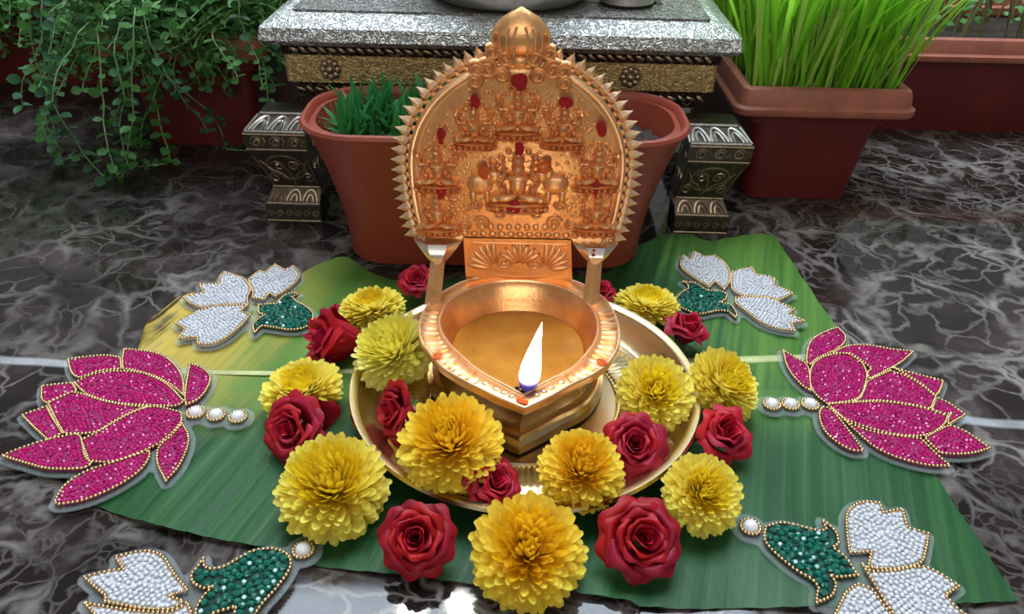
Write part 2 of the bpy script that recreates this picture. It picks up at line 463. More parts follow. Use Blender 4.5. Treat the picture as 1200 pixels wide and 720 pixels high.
# ------------------------------------------------------------------ the room
def struct(name, c, h, m):
    o = MB().box((0, 0, 0), h).build(name, m, None, False)
    o.location = c
    return tag(o, kind='structure')
RX, RY0, RY1, RZ = 2.4, -2.0, 2.35, 2.6
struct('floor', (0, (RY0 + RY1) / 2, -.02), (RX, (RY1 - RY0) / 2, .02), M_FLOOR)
struct('wall_back', (0, RY1 + .05, RZ / 2), (RX, .05, RZ / 2), M_WALL)
struct('wall_front', (0, RY0 - .05, RZ / 2), (RX, .05, RZ / 2), M_WALL)
struct('wall_left', (-RX - .05, (RY0 + RY1) / 2, RZ / 2), (.05, (RY1 - RY0) / 2, RZ / 2), M_WALL)
struct('wall_right', (RX + .05, (RY0 + RY1) / 2, RZ / 2), (.05, (RY1 - RY0) / 2, RZ / 2), M_WALL)
struct('ceiling', (0, (RY0 + RY1) / 2, RZ + .05), (RX, (RY1 - RY0) / 2, .05), M_CEIL)
# a skylight lets cool daylight in over the altar
SKX0, SKX1, SKY0, SKY1 = -1.05, 1.05, .55, 2.12
sk = struct('window_1', ((SKX0 + SKX1) / 2, (SKY0 + SKY1) / 2, RZ - .012), ((SKX1 - SKX0) / 2, (SKY1 - SKY0) / 2, .008), M_SKY)
fr = MB()
for (cx, cy, hx, hy) in ((0, SKY0 - .03, 1.11, .03), (0, SKY1 + .03, 1.11, .03), (SKX0 - .03, (SKY0 + SKY1) / 2, .03, .8), (SKX1 + .03, (SKY0 + SKY1) / 2, .03, .8)):
    fr.box((cx, cy, RZ - .02), (hx, hy, .02))
tag(fr.build('trim_1', M_TRIM, None, False), kind='structure')
# glowing panel added out of view behind the camera to front-light the lamp
struct('fill_panel', (0, RY0 + .006, 1.45), (1.0, .006, .65), M_FILL)
fw = MB()
for (cx, cz, hx, hz) in ((0, 1.45 - .68, 1.06, .03), (0, 1.45 + .68, 1.06, .03), (-1.03, 1.45, .03, .65), (1.03, 1.45, .03, .65), (0, 1.45, .02, .65)):
    fw.box((cx, RY0 + .02, cz), (hx, .02, hz))
tag(fw.build('fill_panel_trim', M_TRIM, None, False), kind='structure')
def mirror_hit(u, v, z):
    p = at(u, v, 0); d = ray(u, v); d.z = -d.z
    return p + d * (z / d.z)
for (u, v, word) in ((483, 716, 'left'), (540, 711, 'right')):
    p = mirror_hit(u, v, 2.40)
    lamp = thing('ceiling_lamp', 'small round ceiling lamp mirrored as the %s of two white spots in the marble' % word, 'ceiling lamp', p, 'pair of small ceiling lamps')
    MB().lathe([(.0, .0), (.038, .0), (.043, .006), (.043, .02)], 24).build('bulb_glass', M_BULB, lamp)
    MB().lathe([(.046, .0), (.052, .004), (.052, .06), (.02, .075), (.012, .19), (0, .19)], 24).build('housing', M_TRIM, lamp)

#@@OBJECTS
# ------------------------------------------------------------------ low stool behind the lamp
def rrect(cx, cy, hw, hd, r, z, n=6):
    pts = []
    for (sx, sy, a0) in ((1, 1, 0), (-1, 1, PI / 2), (-1, -1, PI), (1, -1, 1.5 * PI)):
        for i in range(n + 1):
            a = a0 + PI / 2 * i / n
            pts.append((cx + sx * (hw - r) + r * math.cos(a), cy + sy * (hd - r) + r * math.sin(a), z))
    return pts

ST_Y0 = .664           # front of the apron
ST_X = -.012
ST_W = .196            # half width of the top
HD = .17               # half depth of the top
stool = thing('low_stool', 'low wooden stool clad in embossed silver sheet with carved legs', 'stool', (ST_X, ST_Y0 + HD - .012, 0))
stool.rotation_euler.z = math.radians(-1.0)
def stool_frame(z, dw, r=.004):
    return rrect(0, 0, ST_W + dw, HD + dw, r, z, 3)
top = MB().loft([stool_frame(.150, -.006), stool_frame(.152, .0), stool_frame(.156, .003), stool_frame(.166, .001), stool_frame(.172, -.012), stool_frame(.1735, -.016)], cap0=True, cap1=True)
top.build('top_moulding', M_SILVER, stool, True)
MB().loft([rrect(0, 0, ST_W - .022, HD - .022, .003, .1735, 2), rrect(0, 0, ST_W - .022, HD - .022, .003, .1755, 2)]).build('table_top', M_SILVERTOP, stool, False)
bd = MB()
for (cx, cy, hx, hy) in ((0, -HD + .075, .135, .005), (0, HD - .075, .135, .005), (-.135, 0, .005, HD - .07), (.135, 0, .005, HD - .07)):
    bd.box((cx, cy, .1757), (hx, hy, .0004))
bd.build('inlay_border', M_LEGBASE, stool, False)
AW, AD = ST_W - .010, HD - .012
MB().loft([rrect(0, 0, AW, AD, .003, .141, 2), rrect(0, 0, AW, AD, .003, .150, 2)]).build('upper_band', M_DARKBAND, stool, False)
MB().loft([rrect(0, 0, AW - .002, AD - .002, .003, .117, 2), rrect(0, 0, AW - .002, AD - .002, .003, .141, 2)]).build('apron', M_GOLDPANEL, stool, False)
MB().loft([rrect(0, 0, AW - .008, AD - .008, .003, .101, 2), rrect(0, 0, AW - .008, AD - .008, .003, .117, 2)]).build('lower_band', M_DARKBAND, stool, False)
# twisted leaf relief on the two dark bands of the front
for zc, nm in ((.1455, 'upper_band_leaf'), (.109, 'lower_band_leaf')):
    lf = MB()
    k = 44
    for i in range(k):
        x = -AW + .012 + (2 * AW - .024) * i / (k - 1)
        Mx = Matrix.Rotation(.65 if i % 2 else .35, 3, 'Y')
        yy = -AD - .0002 if zc > .12 else -AD + .0078
        lf.ell((x, yy, zc), (.0045, .0014, .0017), 6, 4, M=Mx)
    tag(lf.build(nm, M_ORNDARK, stool), kind='stuff')
# rosettes nailed on the gilt apron
for px in (391, 742):
    x = aty(px, 92, ST_Y0).x - ST_X
    rs = MB()
    rs.ell((x, -AD, .129), (.0042, .004, .0042), 10, 6)
    for i in range(8):
        a = 2 * PI * i / 8
        rs.ell((x + .0062 * math.cos(a), -AD, .129 + .0062 * math.sin(a)), (.0033, .0025, .0033), 8, 5)
    rs.build('rosette', M_ORNDARK, stool)
def spiral(cx, cz, r, turns=1.4, sgn=1, n=16, a0=0):
    return [(cx + sgn * r * (1 - .75 * i / n) * math.cos(a0 + turns * 2 * PI * i / n), cz + r * (1 - .75 * i / n) * math.sin(a0 + turns * 2 * PI * i / n)) for i in range(n + 1)]
def stool_leg(sx, sy):
    """S-shaped leg: bulges out under the apron, pinches in, ends in a block foot"""
    hw = .0255
    # (z, outward offset, half width, half depth)
    prof = [(.000, .0, .0245, .016), (.017, .0, .0245, .016), (.018, -.0005, .0240, .0155), (.031, -.004, .0215, .013), (.034, -.004, .0215, .013),
            (.048, -.001, .0225, .014), (.062, .002, .0245, .016), (.071, .004, .0262, .018), (.0870, .0045, .0268, .019), (.0880, .004, .0265, .0185), (.1005, -.004, .0225, .012)]
    cx0, cy0 = sx * (ST_W - .013), sy * (HD + .008)
    rings = []
    for z, o, w, d in prof:
        cx, cy = cx0 + sx * o, cy0 + sy * o
        rings.append([(cx - w, cy - d, z), (cx + w, cy - d, z), (cx + w, cy + d, z), (cx - w, cy + d, z)])
    leg = MB().loft(rings).build('leg', M_LEGBASE, stool, False)
    if sy > 0: return
    def front(x, z):
        # front face position at height z
        for i in range(len(prof) - 1):
            if prof[i][0] <= z <= prof[i + 1][0]:
                t = (z - prof[i][0]) / max(1e-6, prof[i + 1][0] - prof[i][0])
                o = prof[i][1] + t * (prof[i + 1][1] - prof[i][1]); w = prof[i][2] + t * (prof[i + 1][2] - prof[i][2]); d = prof[i][3] + t * (prof[i + 1][3] - prof[i][3])
                return Vector((cx0 + sx * o + x * w / .0255, cy0 + sy * o - d - .0004, z))
        return Vector((cx0 + x, cy0 - .02, z))
    def side(y, z):
        p = front(0, z)
        for i in range(len(prof) - 1):
            if prof[i][0] <= z <= prof[i + 1][0]:
                t = (z - prof[i][0]) / max(1e-6, prof[i + 1][0] - prof[i][0])
                o = prof[i][1] + t * (prof[i + 1][1] - prof[i][1]); w = prof[i][2] + t * (prof[i + 1][2] - prof[i][2])
                return Vector((cx0 + sx * o - sx * w - sx * .0004, cy0 + sy * o + y, z))
    sil = MB(); brz = MB()
    def line(mb, pts, r=.0009, fn=front):
        mb.tube([fn(x, z) for x, z in pts], r, 5)
    for z in (.0885, .0998): line(sil, [(-.024, z), (.024, z)], .0012)
    for k in range(3):                                        # three arches on the sloping shoulder
        c = -.0155 + .0155 * k
        line(sil, [(c + .0066 * math.cos(a), (.0895) + (.0085) * math.sin(a)) for a in [PI * i / 10 for i in range(11)]], .0013)
        line(sil, [(c + .0033 * math.cos(a), (.0895) + .006 * math.sin(a)) for a in [PI * i / 8 for i in range(9)]], .0012)
    line(sil, [(-.025, .089), (-.025, .099)], .001); line(sil, [(.025, .089), (.025, .099)], .001)
    for z in (.0725, .0865): line(brz, [(-.025, z), (.025, z)], .0009)
    for k in range(3):                                        # row of curls
        c = -.0155 + .0155 * k
        line(brz, spiral(c, .0797, .0052, 1.5, 1, 16, .5), .0009)
        line(brz, [(c + .005, .0765), (c + .0075, .0805), (c + .006, .084)], .0009)
    line(brz, [(.0175 * math.cos(a), .0535 + .0125 * math.sin(a)) for a in [2 * PI * i / 24 for i in range(25)]], .0008)
    for s2 in (-1, 1):
        line(brz, spiral(s2 * .0075, .055, .0055, 1.3, s2, 14, .3), .0009)
        line(brz, spiral(s2 * .017, .042, .0052, 1.2, -s2, 14, 1.2), .0009)
        line(brz, [(s2 * .003, .0405), (s2 * .008, .047), (s2 * .015, .0505), (s2 * .021, .0605)], .0009)
        line(brz, [(s2 * .0235, .065), (s2 * .0235, .05), (s2 * .0235, .036)], .0008)
    line(brz, [(-.003, .058), (0, .05), (.002, .042), (0, .036)], .0009)
    for k in range(3):
        c = -.016 + .016 * k
        line(brz, [(c + .0068 * math.cos(a), .0205 + .0095 * math.sin(a)) for a in [PI * i / 10 for i in range(11)]], .0012)
        line(brz, [(c + .0032 * math.cos(a), .0205 + .0055 * math.sin(a)) for a in [PI * i / 8 for i in range(9)]], .0011)
    for z in (.0185, .0325): line(brz, [(-.0245, z), (.0245, z)], .0009)
    for k in range(6): line(brz, spiral(-.021 + .0084 * k, .009, .0035, 1.2, 1, 10), .0007)
    line(brz, [(-.0245, .002), (.0245, .002)], .0008)
    for zz in (.0735, .052, .026):
        brz.tube([side(-.012 + .0024 * i, zz + .004 * math.sin(i * 1.3)) for i in range(11)], .0008, 5)
    sil.build('shoulder_ornament', M_ORNAMENT, leg); brz.build('carved_scroll', M_ORNDARK, leg)
for sx in (-1, 1):
    for sy in (-1, 1):
        stool_leg(sx, sy)

# ------------------------------------------------------------------ steel vessels on the stool
TOPZ = .1762
pb = at(596, 15, TOPZ)
basin = thing('steel_basin', 'wide polished steel basin standing on the silver stool', 'basin', (pb.x, pb.y + .066, TOPZ))
MB().lathe([(0, 0), (.064, 0), (.069, .003), (.076, .014), (.079, .04), (.080, .062), (.081, .064), (.081, .066), (.077, .066), (.075, .042), (.070, .018), (.063, .006), (0, .004)], 64).build('bowl', M_STEEL, basin)
MB().lathe([(.078, .0625), (.0825, .0625), (.0835, .0645), (.0825, .0665), (.078, .0665)], 64, ringed=True).build('rolled_rim', M_STEEL, basin)
pc = at(738, 11, TOPZ)
cup = thing('steel_cup', 'small steel cup on the right of the stool top', 'cup', (pc.x, pc.y + .026, TOPZ))
MB().lathe([(0, 0), (.022, 0), (.0245, .002), (.0245, .05), (.0265, .052), (.0245, .053), (.0235, .05), (.0225, .004), (0, .003)], 40).build('body', M_STEEL, cup)
MB().lathe([(.0243, .012), (.0256, .014), (.0243, .016)], 40, ringed=True).build('ridge', M_STEEL, cup)

# ------------------------------------------------------------------ planters
def planter(name, label, cx, cy, rim, base, h, mrim, mbody, flare=1.0, lip=True, rc=.03, soil=.014, rc_b=None):
    """rim / base: half extents"""
    t = thing(name, label, 'planter', (cx, cy, 0))
    rb = rc_b or rc * .7
    secs = []
    hb = h - (.024 if lip else .006)
    for k in range(9):
        s = k / 8
        e = s ** flare
        secs.append(rrect(0, 0, base[0] + (rim[0] - (.020 if lip else .002) - base[0]) * e, base[1] + (rim[1] - (.014 if lip else .002) - base[1]) * e, rb + (rc - rb) * s, hb * s, 6))
    wall = .004
    inner = [rrect(0, 0, rim[0] - .006 - wall, rim[1] - .006 - wall, max(.004, rc - .006), h - .004, 6),
             rrect(0, 0, base[0] + (rim[0] - .006 - base[0]) * .75 ** flare - wall, base[1] + (rim[1] - .006 - base[1]) * .75 ** flare - wall, max(.004, rc * .9 - .004), h * .72 - .004, 6)]
    MB().loft(secs + [inner[0], inner[1]], cap0=True, cap1=False).build('pot', mbody, t, True)
    rg = MB()
    if lip:
        rings = [rrect(0, 0, rim[0] + d, rim[1] + d, rc + d, z, 6) for d, z in ((-.021, h - .0235), (-.006, h - .025), (.001, h - .0245), (.003, h - .022), (.003, h - .018), (-.001, h - .016), (-.002, h - .008), (-.004, h - .002), (-.008, h), (-.012, h - .002), (-.013, h - .01))]
    else:
        rings = [rrect(0, 0, rim[0] + d, rim[1] + d, rc + d, z, 6) for d, z in ((-.004, h - .007), (.000, h - .006), (.0015, h - .003), (.000, h - .0005), (-.003, h), (-.005, h - .002), (-.006, h - .006))]
    rg.loft(rings, cap0=False, cap1=False).build('rim', mrim, t, True)
    # soil with a lumpy surface
    zs = h - soil
    e = max(0.0, zs / h) ** flare
    hw = base[0] + (rim[0] - .006 - base[0]) * e - wall - .001; hd = base[1] + (rim[1] - .006 - base[1]) * e - wall - .001
    n = 22; rows = []
    for i in range(n + 1):
        r = []
        for j in range(n + 1):
            x = -1 + 2 * j / n; y = -1 + 2 * i / n
            # squircle mapping keeps the soil inside the rounded corners
            xx = x * math.sqrt(1 - .28 * y * y * (rc > .02)); yy = y * math.sqrt(1 - .28 * x * x * (rc > .02))
            r.append((xx * hw, yy * hd, zs + rnd.uniform(-.0025, .0025)))
        rows.append(r)
    MB().grid(rows).build('soil', M_SOIL, t, True)
    return t, hw, hd, zs

def blade_mesh(name, L, w, bend, m, segs=5, twist=0.0, fold=.25):
    rows = []
    for i in range(segs + 1):
        s = i / segs
        y = bend * L * s * s; z = L * s * (1 - .25 * abs(bend) * s)
        ww = w * (0.55 + .9 * s if s < .5 else 1.0) * (1 if s < .7 else max(.02, (1 - s) / .3) ** .7)
        a = twist * s
        rows.append([(-ww * math.cos(a), y - ww * math.sin(a) , z), (0, y + fold * ww, z), (ww * math.cos(a), y + ww * math.sin(a), z)])
    return MB().grid(rows).mesh(name, m, 80)

# --- planter in the centre, with short grass
pl, hw, hd, zs = planter('terracotta_planter', 'terracotta planter with a tuft of short grass right behind the lamp', -.016, .594, (.149, .058), (.122, .038), .118, M_TERRA, M_TERRA, 1.6, False, .046, .022, .034)
short = [blade_mesh('grass_blade', L, .0030, b, M_SHORT, 4, tw, .3) for L, b, tw in ((.042, .25, .2), (.048, .5, -.3), (.036, .8, .5), (.054, .15, 0))]
gl = rnd
pl.location.z = .0036        # stands on the edge of the leaf
for k in range(270):
    cl = ((-.106, .0), (-.090, .012), (-.074, .002), (-.112, -.018), (-.060, .014), (-.096, -.02), (-.080, -.02))[k % 7]
    x = cl[0] + gl.gauss(0, .011); y = cl[1] + gl.gauss(0, .010)
    x = max(-hw * .86, min(hw, x)); y = max(-hd * .85, min(hd * .85, y))
    Mx = Matrix.Translation((x, y, zs - .003)) @ Matrix.Rotation(gl.uniform(0, 6.28), 4, 'Z') @ Matrix.Rotation(gl.gauss(0, .18), 4, 'X') @ Matrix.Scale(gl.uniform(.6, 1.05), 4)
    link('grass_blade', short[k % 4], pl, Mx)
for k in range(12):
    Mx = Matrix.Translation((gl.uniform(.03, .1), gl.uniform(-.03, .03), zs - .002)) @ Matrix.Rotation(gl.uniform(0, 6.28), 4, 'Z') @ Matrix.Rotation(gl.gauss(.6, .3), 4, 'X') @ Matrix.Scale(gl.uniform(.3, .5), 4)
    link('grass_blade', short[k % 4], pl, Mx)

# --- planter on the right, full of tall wheat grass
WX, WY = .278, .848
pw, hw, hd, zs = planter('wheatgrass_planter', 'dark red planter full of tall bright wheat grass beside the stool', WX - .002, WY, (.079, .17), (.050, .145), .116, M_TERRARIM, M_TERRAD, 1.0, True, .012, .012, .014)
wheat = [blade_mesh('wheat_blade', L, w, b, m, 6, tw, .35) for L, w, b, tw, m in ((.17, .0022, .18, .4, M_WHEAT), (.20, .0026, .30, -.5, M_WHEAT), (.15, .0020, .10, .3, M_WHEAT), (.19, .0024, .5, .8, M_WHEAT), (.16, .0022, .25, -.2, M_WHEATY))]
def wheat_M():
    x = gl.uniform(-hw, hw) * .96; y = -hd * .97 + (gl.random() ** 1.35) * 2 * hd * .95
    lean = .10 + .10 * (x / hw)
    return y, Matrix.Translation((x, y, zs - .003)) @ Matrix.Rotation(gl.gauss(.03 + .12 * x / hw, .085), 4, 'Y') @ Matrix.Rotation(gl.gauss(.04, .12), 4, 'X') @ Matrix.Rotation(gl.uniform(0, 6.28), 4, 'Z') @ Matrix.Scale(gl.uniform(.75, 1.1), 4)
spots = sorted([wheat_M() for k in range(1100)], key=lambda q: q[0])
far = MB()
for k, (y, Mx) in enumerate(spots):
    if k < 290:
        link('wheat_blade', wheat[(k * 7) % 11 % 5 if k % 6 else 4], pw, Mx)
    else:
        me = wheat[k % 4]
        far.add([Mx @ v.co for v in me.vertices], [tuple(p.vertices) for p in me.polygons])
tag(far.build('wheat_grass', M_WHEAT, pw, 80), kind='stuff')
# two stray stalks leaning out to the right
for (x, ry, sc, i) in ((.058, .34, 1.0, 4), (.062, .42, 1.05, 4), (.056, .22, 1.0, 1)):
    link('wheat_blade', wheat[i], pw, Matrix.Translation((x, -hd * .8, zs - .004)) @ Matrix.Rotation(ry, 4, 'Y') @ Matrix.Rotation(1.4, 4, 'Z') @ Matrix.Scale(sc, 4))

# --- far planters on the right with thin seedlings
def seedlings(t, hw, hd, zs, n, hgt, m):
    for k in range(n):
        x = gl.uniform(-hw, hw) * .95; y = gl.uniform(-hd, hd) * .9
        L = hgt * gl.uniform(.6, 1.1); lx, ly = gl.gauss(0, .18) * L, gl.gauss(0, .12) * L
        s = MB().tube([(x, y, zs - .004), (x + lx * .3, y + ly * .3, zs + L * .5), (x + lx, y + ly, zs + L)], [.0014, .0012, .0008], 5).build('stem', m, t)
        lf = MB()
        for q in range(5):
            f = .25 + .75 * q / 4; a = gl.uniform(0, 6.28)
            c = Vector((x + lx * f * f, y + ly * f * f, zs + L * f)); d = Vector((math.cos(a), math.sin(a), gl.uniform(-.1, .5))).normalized(); w = d.orthogonal().normalized()
            ll = gl.uniform(.007, .015)
            lf.add([c, c + d * ll * .5 + w * ll * .28, c + d * ll, c + d * ll * .5 - w * ll * .28], [(0, 1, 2, 3)])
        lf.build('leaflets', M_VINE2, s, False)
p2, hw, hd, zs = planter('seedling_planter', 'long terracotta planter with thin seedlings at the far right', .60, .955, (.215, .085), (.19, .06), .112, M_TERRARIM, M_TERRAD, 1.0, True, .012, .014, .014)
seedlings(p2, hw, hd, zs, 70, .10, M_DRYSTEM)
p3, hw, hd, zs = planter('seedling_planter', 'rearmost terracotta planter, its rim just showing behind the seedlings', .62, 1.17, (.22, .085), (.19, .06), .112, M_TERRARIM, M_TERRAD, 1.0, True, .012, .014, .014)
seedlings(p3, hw, hd, zs, 50, .10, M_DRYSTEM)

# --- planters on the left, overgrown by trailing vines
def leaf_small():
    pts = [(0, 0, 0)]
    n = 5
    L = .010
    up = []; dn = []
    for i in range(1, n):
        s = i / n
        w = .0042 * math.sin(PI * s) ** .7
        up.append((L * s, w, .0012)); dn.append((L * s, -w, .0012))
    vs = [(0, 0, 0)] + [(L * i / n, 0, 0.0) for i in range(1, n)] + [(L, 0, 0)] + up + dn
    k = n - 1
    fs = []
    for sgn, off in ((1, n + 1), (-1, n + 1 + k)):
        f = [(0, 1, off)]
        for i in range(1, k): f.append((i, i + 1, off + i, off + i - 1))
        f.append((k, n, off + k - 1))
        fs += f if sgn > 0 else [tuple(reversed(q)) for q in f]
    return MB().add(vs, fs).mesh('leaf', M_VINE, True)
LEAF = leaf_small()
def leaf_M(p, d, roll, s):
    q = Vector((1, 0, 0)).rotation_difference(d)
    return Matrix.Translation(p) @ q.to_matrix().to_4x4() @ Matrix.Rotation(roll, 4, 'X') @ Matrix.Scale(s, 4)
leaf_budget = [0]
def vine(t, base, p0, d0, n, step, grav, leaves_as_parts, stuff, side=.10, leaf=1.0, rad=.0011, wander=.16, every=1, floor=.012):
    P = Vector(p0); d = Vector(d0).normalized(); path = [P.copy()]
    lv = []
    for i in range(n):
        d = (d + Vector((gl.gauss(0, wander), gl.gauss(0, wander), gl.gauss(0, wander) - grav * (i / n + .25)))).normalized()
        Q = P + d * step
        if Q.z + base.z < floor and (floor < .1 or Q.x > .10): Q.z = floor - base.z; d.z = abs(d.z) * .2
        P = Q; path.append(P.copy())
        if i > 1 and i % every == 0:
            sd = d.cross(Vector((gl.gauss(0, .3), gl.gauss(0, .3), 1))).normalized()
            for sg in (-1, 1):
                dd = (sd * sg + d * .5 + Vector((0, 0, gl.uniform(-.2, .45)))).normalized()
                lv.append(leaf_M(P, dd, gl.gauss(0, .5), leaf * gl.uniform(.7, 1.35)))
    st = MB().tube(path, [rad * (1 - .5 * i / n) for i in range(n + 1)], 5)
    if leaves_as_parts:
        s = st.build('vine_stem', M_STEM, t)
        for Mx in lv:
            link('leaf', LEAF, s, Mx); leaf_budget[0] += 1
    else:
        stuff[0].add(st.v, st.f)
        for Mx in lv: stuff[1].add([Mx @ v.co for v in LEAF.vertices], [tuple(p.vertices) for p in LEAF.polygons])

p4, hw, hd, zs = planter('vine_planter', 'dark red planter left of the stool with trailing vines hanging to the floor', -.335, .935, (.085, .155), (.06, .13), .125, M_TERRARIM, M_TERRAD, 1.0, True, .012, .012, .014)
b4 = Vector(p4.location); st4 = (MB(), MB())
for iv, (u, h0) in enumerate(((75, .03), (95, .05), (115, .03), (130, .01), (150, .04), (172, .03), (190, .06), (206, .05), (222, .07), (140, .06), (120, .06), (160, .02), (180, .0), (200, .02), (235, .03))):
    # hanging vines that spill over the front rim
    x = (u - 600) / F * .80 - b4.x
    vine(p4, b4, (max(-.06, min(.06, x * .7)), -hd * .7, zs + .01), (x * 4 + gl.gauss(0, .15), -1.0, 1.0), 21, .0125 + h0 * .02, .34, iv % 2 == 0, st4, leaf=1.0, wander=.19)
for k in range(230):
    a = gl.uniform(0, 6.28)
    x, y = gl.uniform(-hw, hw), gl.uniform(-hd, hd)
    vine(p4, b4, (x, y, zs), (.9 * math.cos(a) + x * 6, .8 * math.sin(a) - .15, 1.1), 11, .012, .20, False, st4, leaf=.9, wander=.25)
for k in range(40):
    # sprays that lean over the corner of the stool
    vine(p4, b4, (gl.uniform(.0, hw), gl.uniform(-hd * .9, hd * .2), zs), (gl.uniform(.4, 1.1), gl.uniform(-.5, .1), 1.5), 15, .0125, .20, False, st4, leaf=.95, wander=.2)
for k in range(120):
    vine(p4, b4, (gl.uniform(-hw, hw), gl.uniform(-hd, hd * .3), zs), (gl.gauss(-.1, .6), gl.uniform(-1.1, -.2), 1.2), 11, .0115, .22, False, st4, leaf=.8, wander=.25)
for k in range(150):
    # fine feathery growth standing above the pot
    vine(p4, b4, (gl.uniform(-hw, hw), gl.uniform(-hd, hd), zs + .02), (gl.gauss(.05, .45), gl.gauss(-.3, .4), 1.4), 12, .0115, .13, False, st4, leaf=.55, rad=.0008, wander=.3)
for k in range(70):
    # low growth creeping over the front rim and across to the stool
    vine(p4, b4, (gl.uniform(-hw, hw), -hd * gl.uniform(.6, 1), zs + .006), (gl.gauss(0, .6), -1.0, gl.uniform(.3, .9)), 8, .0105, .30, False, st4, leaf=.7, rad=.0009, wander=.28)
for k in range(45):
    vine(p4, b4, (hw * gl.uniform(.6, 1), gl.uniform(-hd, hd * .2), zs + .01), (1.0, gl.uniform(-.7, .1), gl.uniform(.5, 1.0)), 11, .0115, .16, False, st4, leaf=.7, rad=.0009, wander=.25, floor=.19)
tag(st4[0].build('stem_tangle', M_STEM, p4), kind='stuff'); tag(st4[1].build('foliage', M_VINE2, p4), kind='stuff')
p5, hw, hd, zs = planter('vine_planter', 'dark red planter at the far left buried under feathery green foliage', -.655, 1.07, (.20, .10), (.175, .075), .118, M_TERRARIM, M_TERRAD, 1.0, True, .012, .012, .014)
b5 = Vector(p5.location); st5 = (MB(), MB())
for k in range(14):
    vine(p5, b5, (gl.uniform(-.05, .17), -hd * .8, zs + .01), (gl.gauss(.1, .5), -1.0, .9), 15, .0125, .30, k < 9, st5, leaf=1.15, wander=.15)
for k in range(480):
    a = gl.uniform(0, 6.28)
    x, y = gl.uniform(-hw, hw), gl.uniform(-hd, hd)
    vine(p5, b5, (x, y, zs), (.7 * math.cos(a), .6 * math.sin(a) - .35, 1.2), 11, .012, .17, False, st5, leaf=.85, wander=.28)
for k in range(150):
    # fine sprays falling over the rim towards the front
    vine(p5, b5, (gl.uniform(-hw, hw), gl.uniform(-hd, 0), zs), (gl.gauss(0, .5), gl.uniform(-1.2, -.4), 1.0), 12, .0115, .24, False, st5, leaf=.8, wander=.25)
for k in range(260):
    vine(p5, b5, (gl.uniform(-hw, hw * 1.1), gl.uniform(-hd, hd), zs + .02), (gl.gauss(.1, .45), gl.gauss(-.45, .4), 1.4), 13, .0115, .14, False, st5, leaf=.55, rad=.0008, wander=.3)
tag(st5[0].build('stem_tangle', M_STEM, p5), kind='stuff'); tag(st5[1].build('foliage', M_VINE2, p5), kind='stuff')

# ------------------------------------------------------------------ banana leaf
def lerp_poly(pts, n):
    """resample a polyline to n+1 points of equal spacing"""
    P = [Vector(p) for p in pts]; L = [0.0]
    for i in range(1, len(P)): L.append(L[-1] + (P[i] - P[i - 1]).length)
    out = []; j = 0
    for k in range(n + 1):
        s = L[-1] * k / n
        while j < len(P) - 2 and L[j + 1] < s: j += 1
        t = (s - L[j]) / max(1e-9, L[j + 1] - L[j])
        out.append(P[j].lerp(P[j + 1], min(1, max(0, t))))
    return out
LZ = .0
top_px = [(168, 408), (172, 392), (177, 379), (197, 362), (214, 349), (260, 342), (310, 336), (350, 327), (372, 316), (395, 305), (410, 306), (432, 322), (455, 329), (520, 331), (600, 329), (680, 327), (715, 322), (738, 294), (775, 278), (806, 279), (830, 287), (851, 282), (880, 279), (906, 280)]
mid_px = [(150, 441), (250, 441), (330, 442), (500, 437), (700, 431), (868, 426), (1005, 422)]
bot_px = [(80, 560), (103, 590), (150, 610), (197, 625), (255, 637), (310, 646), (360, 664), (460, 677), (560, 688), (650, 698), (737, 707), (744, 714), (800, 717), (867, 714), (920, 716), (977, 718), (1080, 714), (1150, 711), (1192, 707)]
NX = 110
tw = lerp_poly([at(u, v) for u, v in top_px], NX); mw = lerp_poly([at(u, v) for u, v in mid_px], NX); bw = lerp_poly([at(u, v) for u, v in bot_px], NX)
lf = thing('banana_leaf', 'large cut banana leaf spread on the marble under the brass plate', 'leaf', (0, 0, 0))
def leaf_z(p, e):
    return .0016 + .0007 * math.sin(p.x * 60 + p.y * 21) + e * (.0012 + .0012 * math.sin(p.x * 37 + 1.0) + .0007 * math.sin(p.x * 90))
for nm, edge in (('far_half', tw), ('near_half', bw)):
    rows = []
    ny = 26
    for j in range(ny + 1):
        s = j / ny; r = []
        for i in range(NX + 1):
            p = mw[i].lerp(edge[i], s)
            z = leaf_z(p, s ** 3) + .0005 * math.sin((p.x - .3 * p.y) * 420) * min(1, s * 5)
            if nm == 'far_half' and i < 7: z += .010 * max(0, s - .45) * (7 - i) / 7     # the dry end curls up
            r.append((p.x, p.y, max(.0006, z)))
        rows.append(r)
    if nm == 'far_half': rows.reverse()
    o = MB().grid(rows).build(nm, M_BANANA, lf, 80)
rib = MB().tube([(p.x, p.y + .0015, .0022) for p in mw], [.0020 + .0022 * i / NX for i in range(NX + 1)], 8)
rib.v = [(x, y, .0019 + (z - .0022) * .36) for x, y, z in rib.v]
rib.build('midrib', M_RIB, lf)
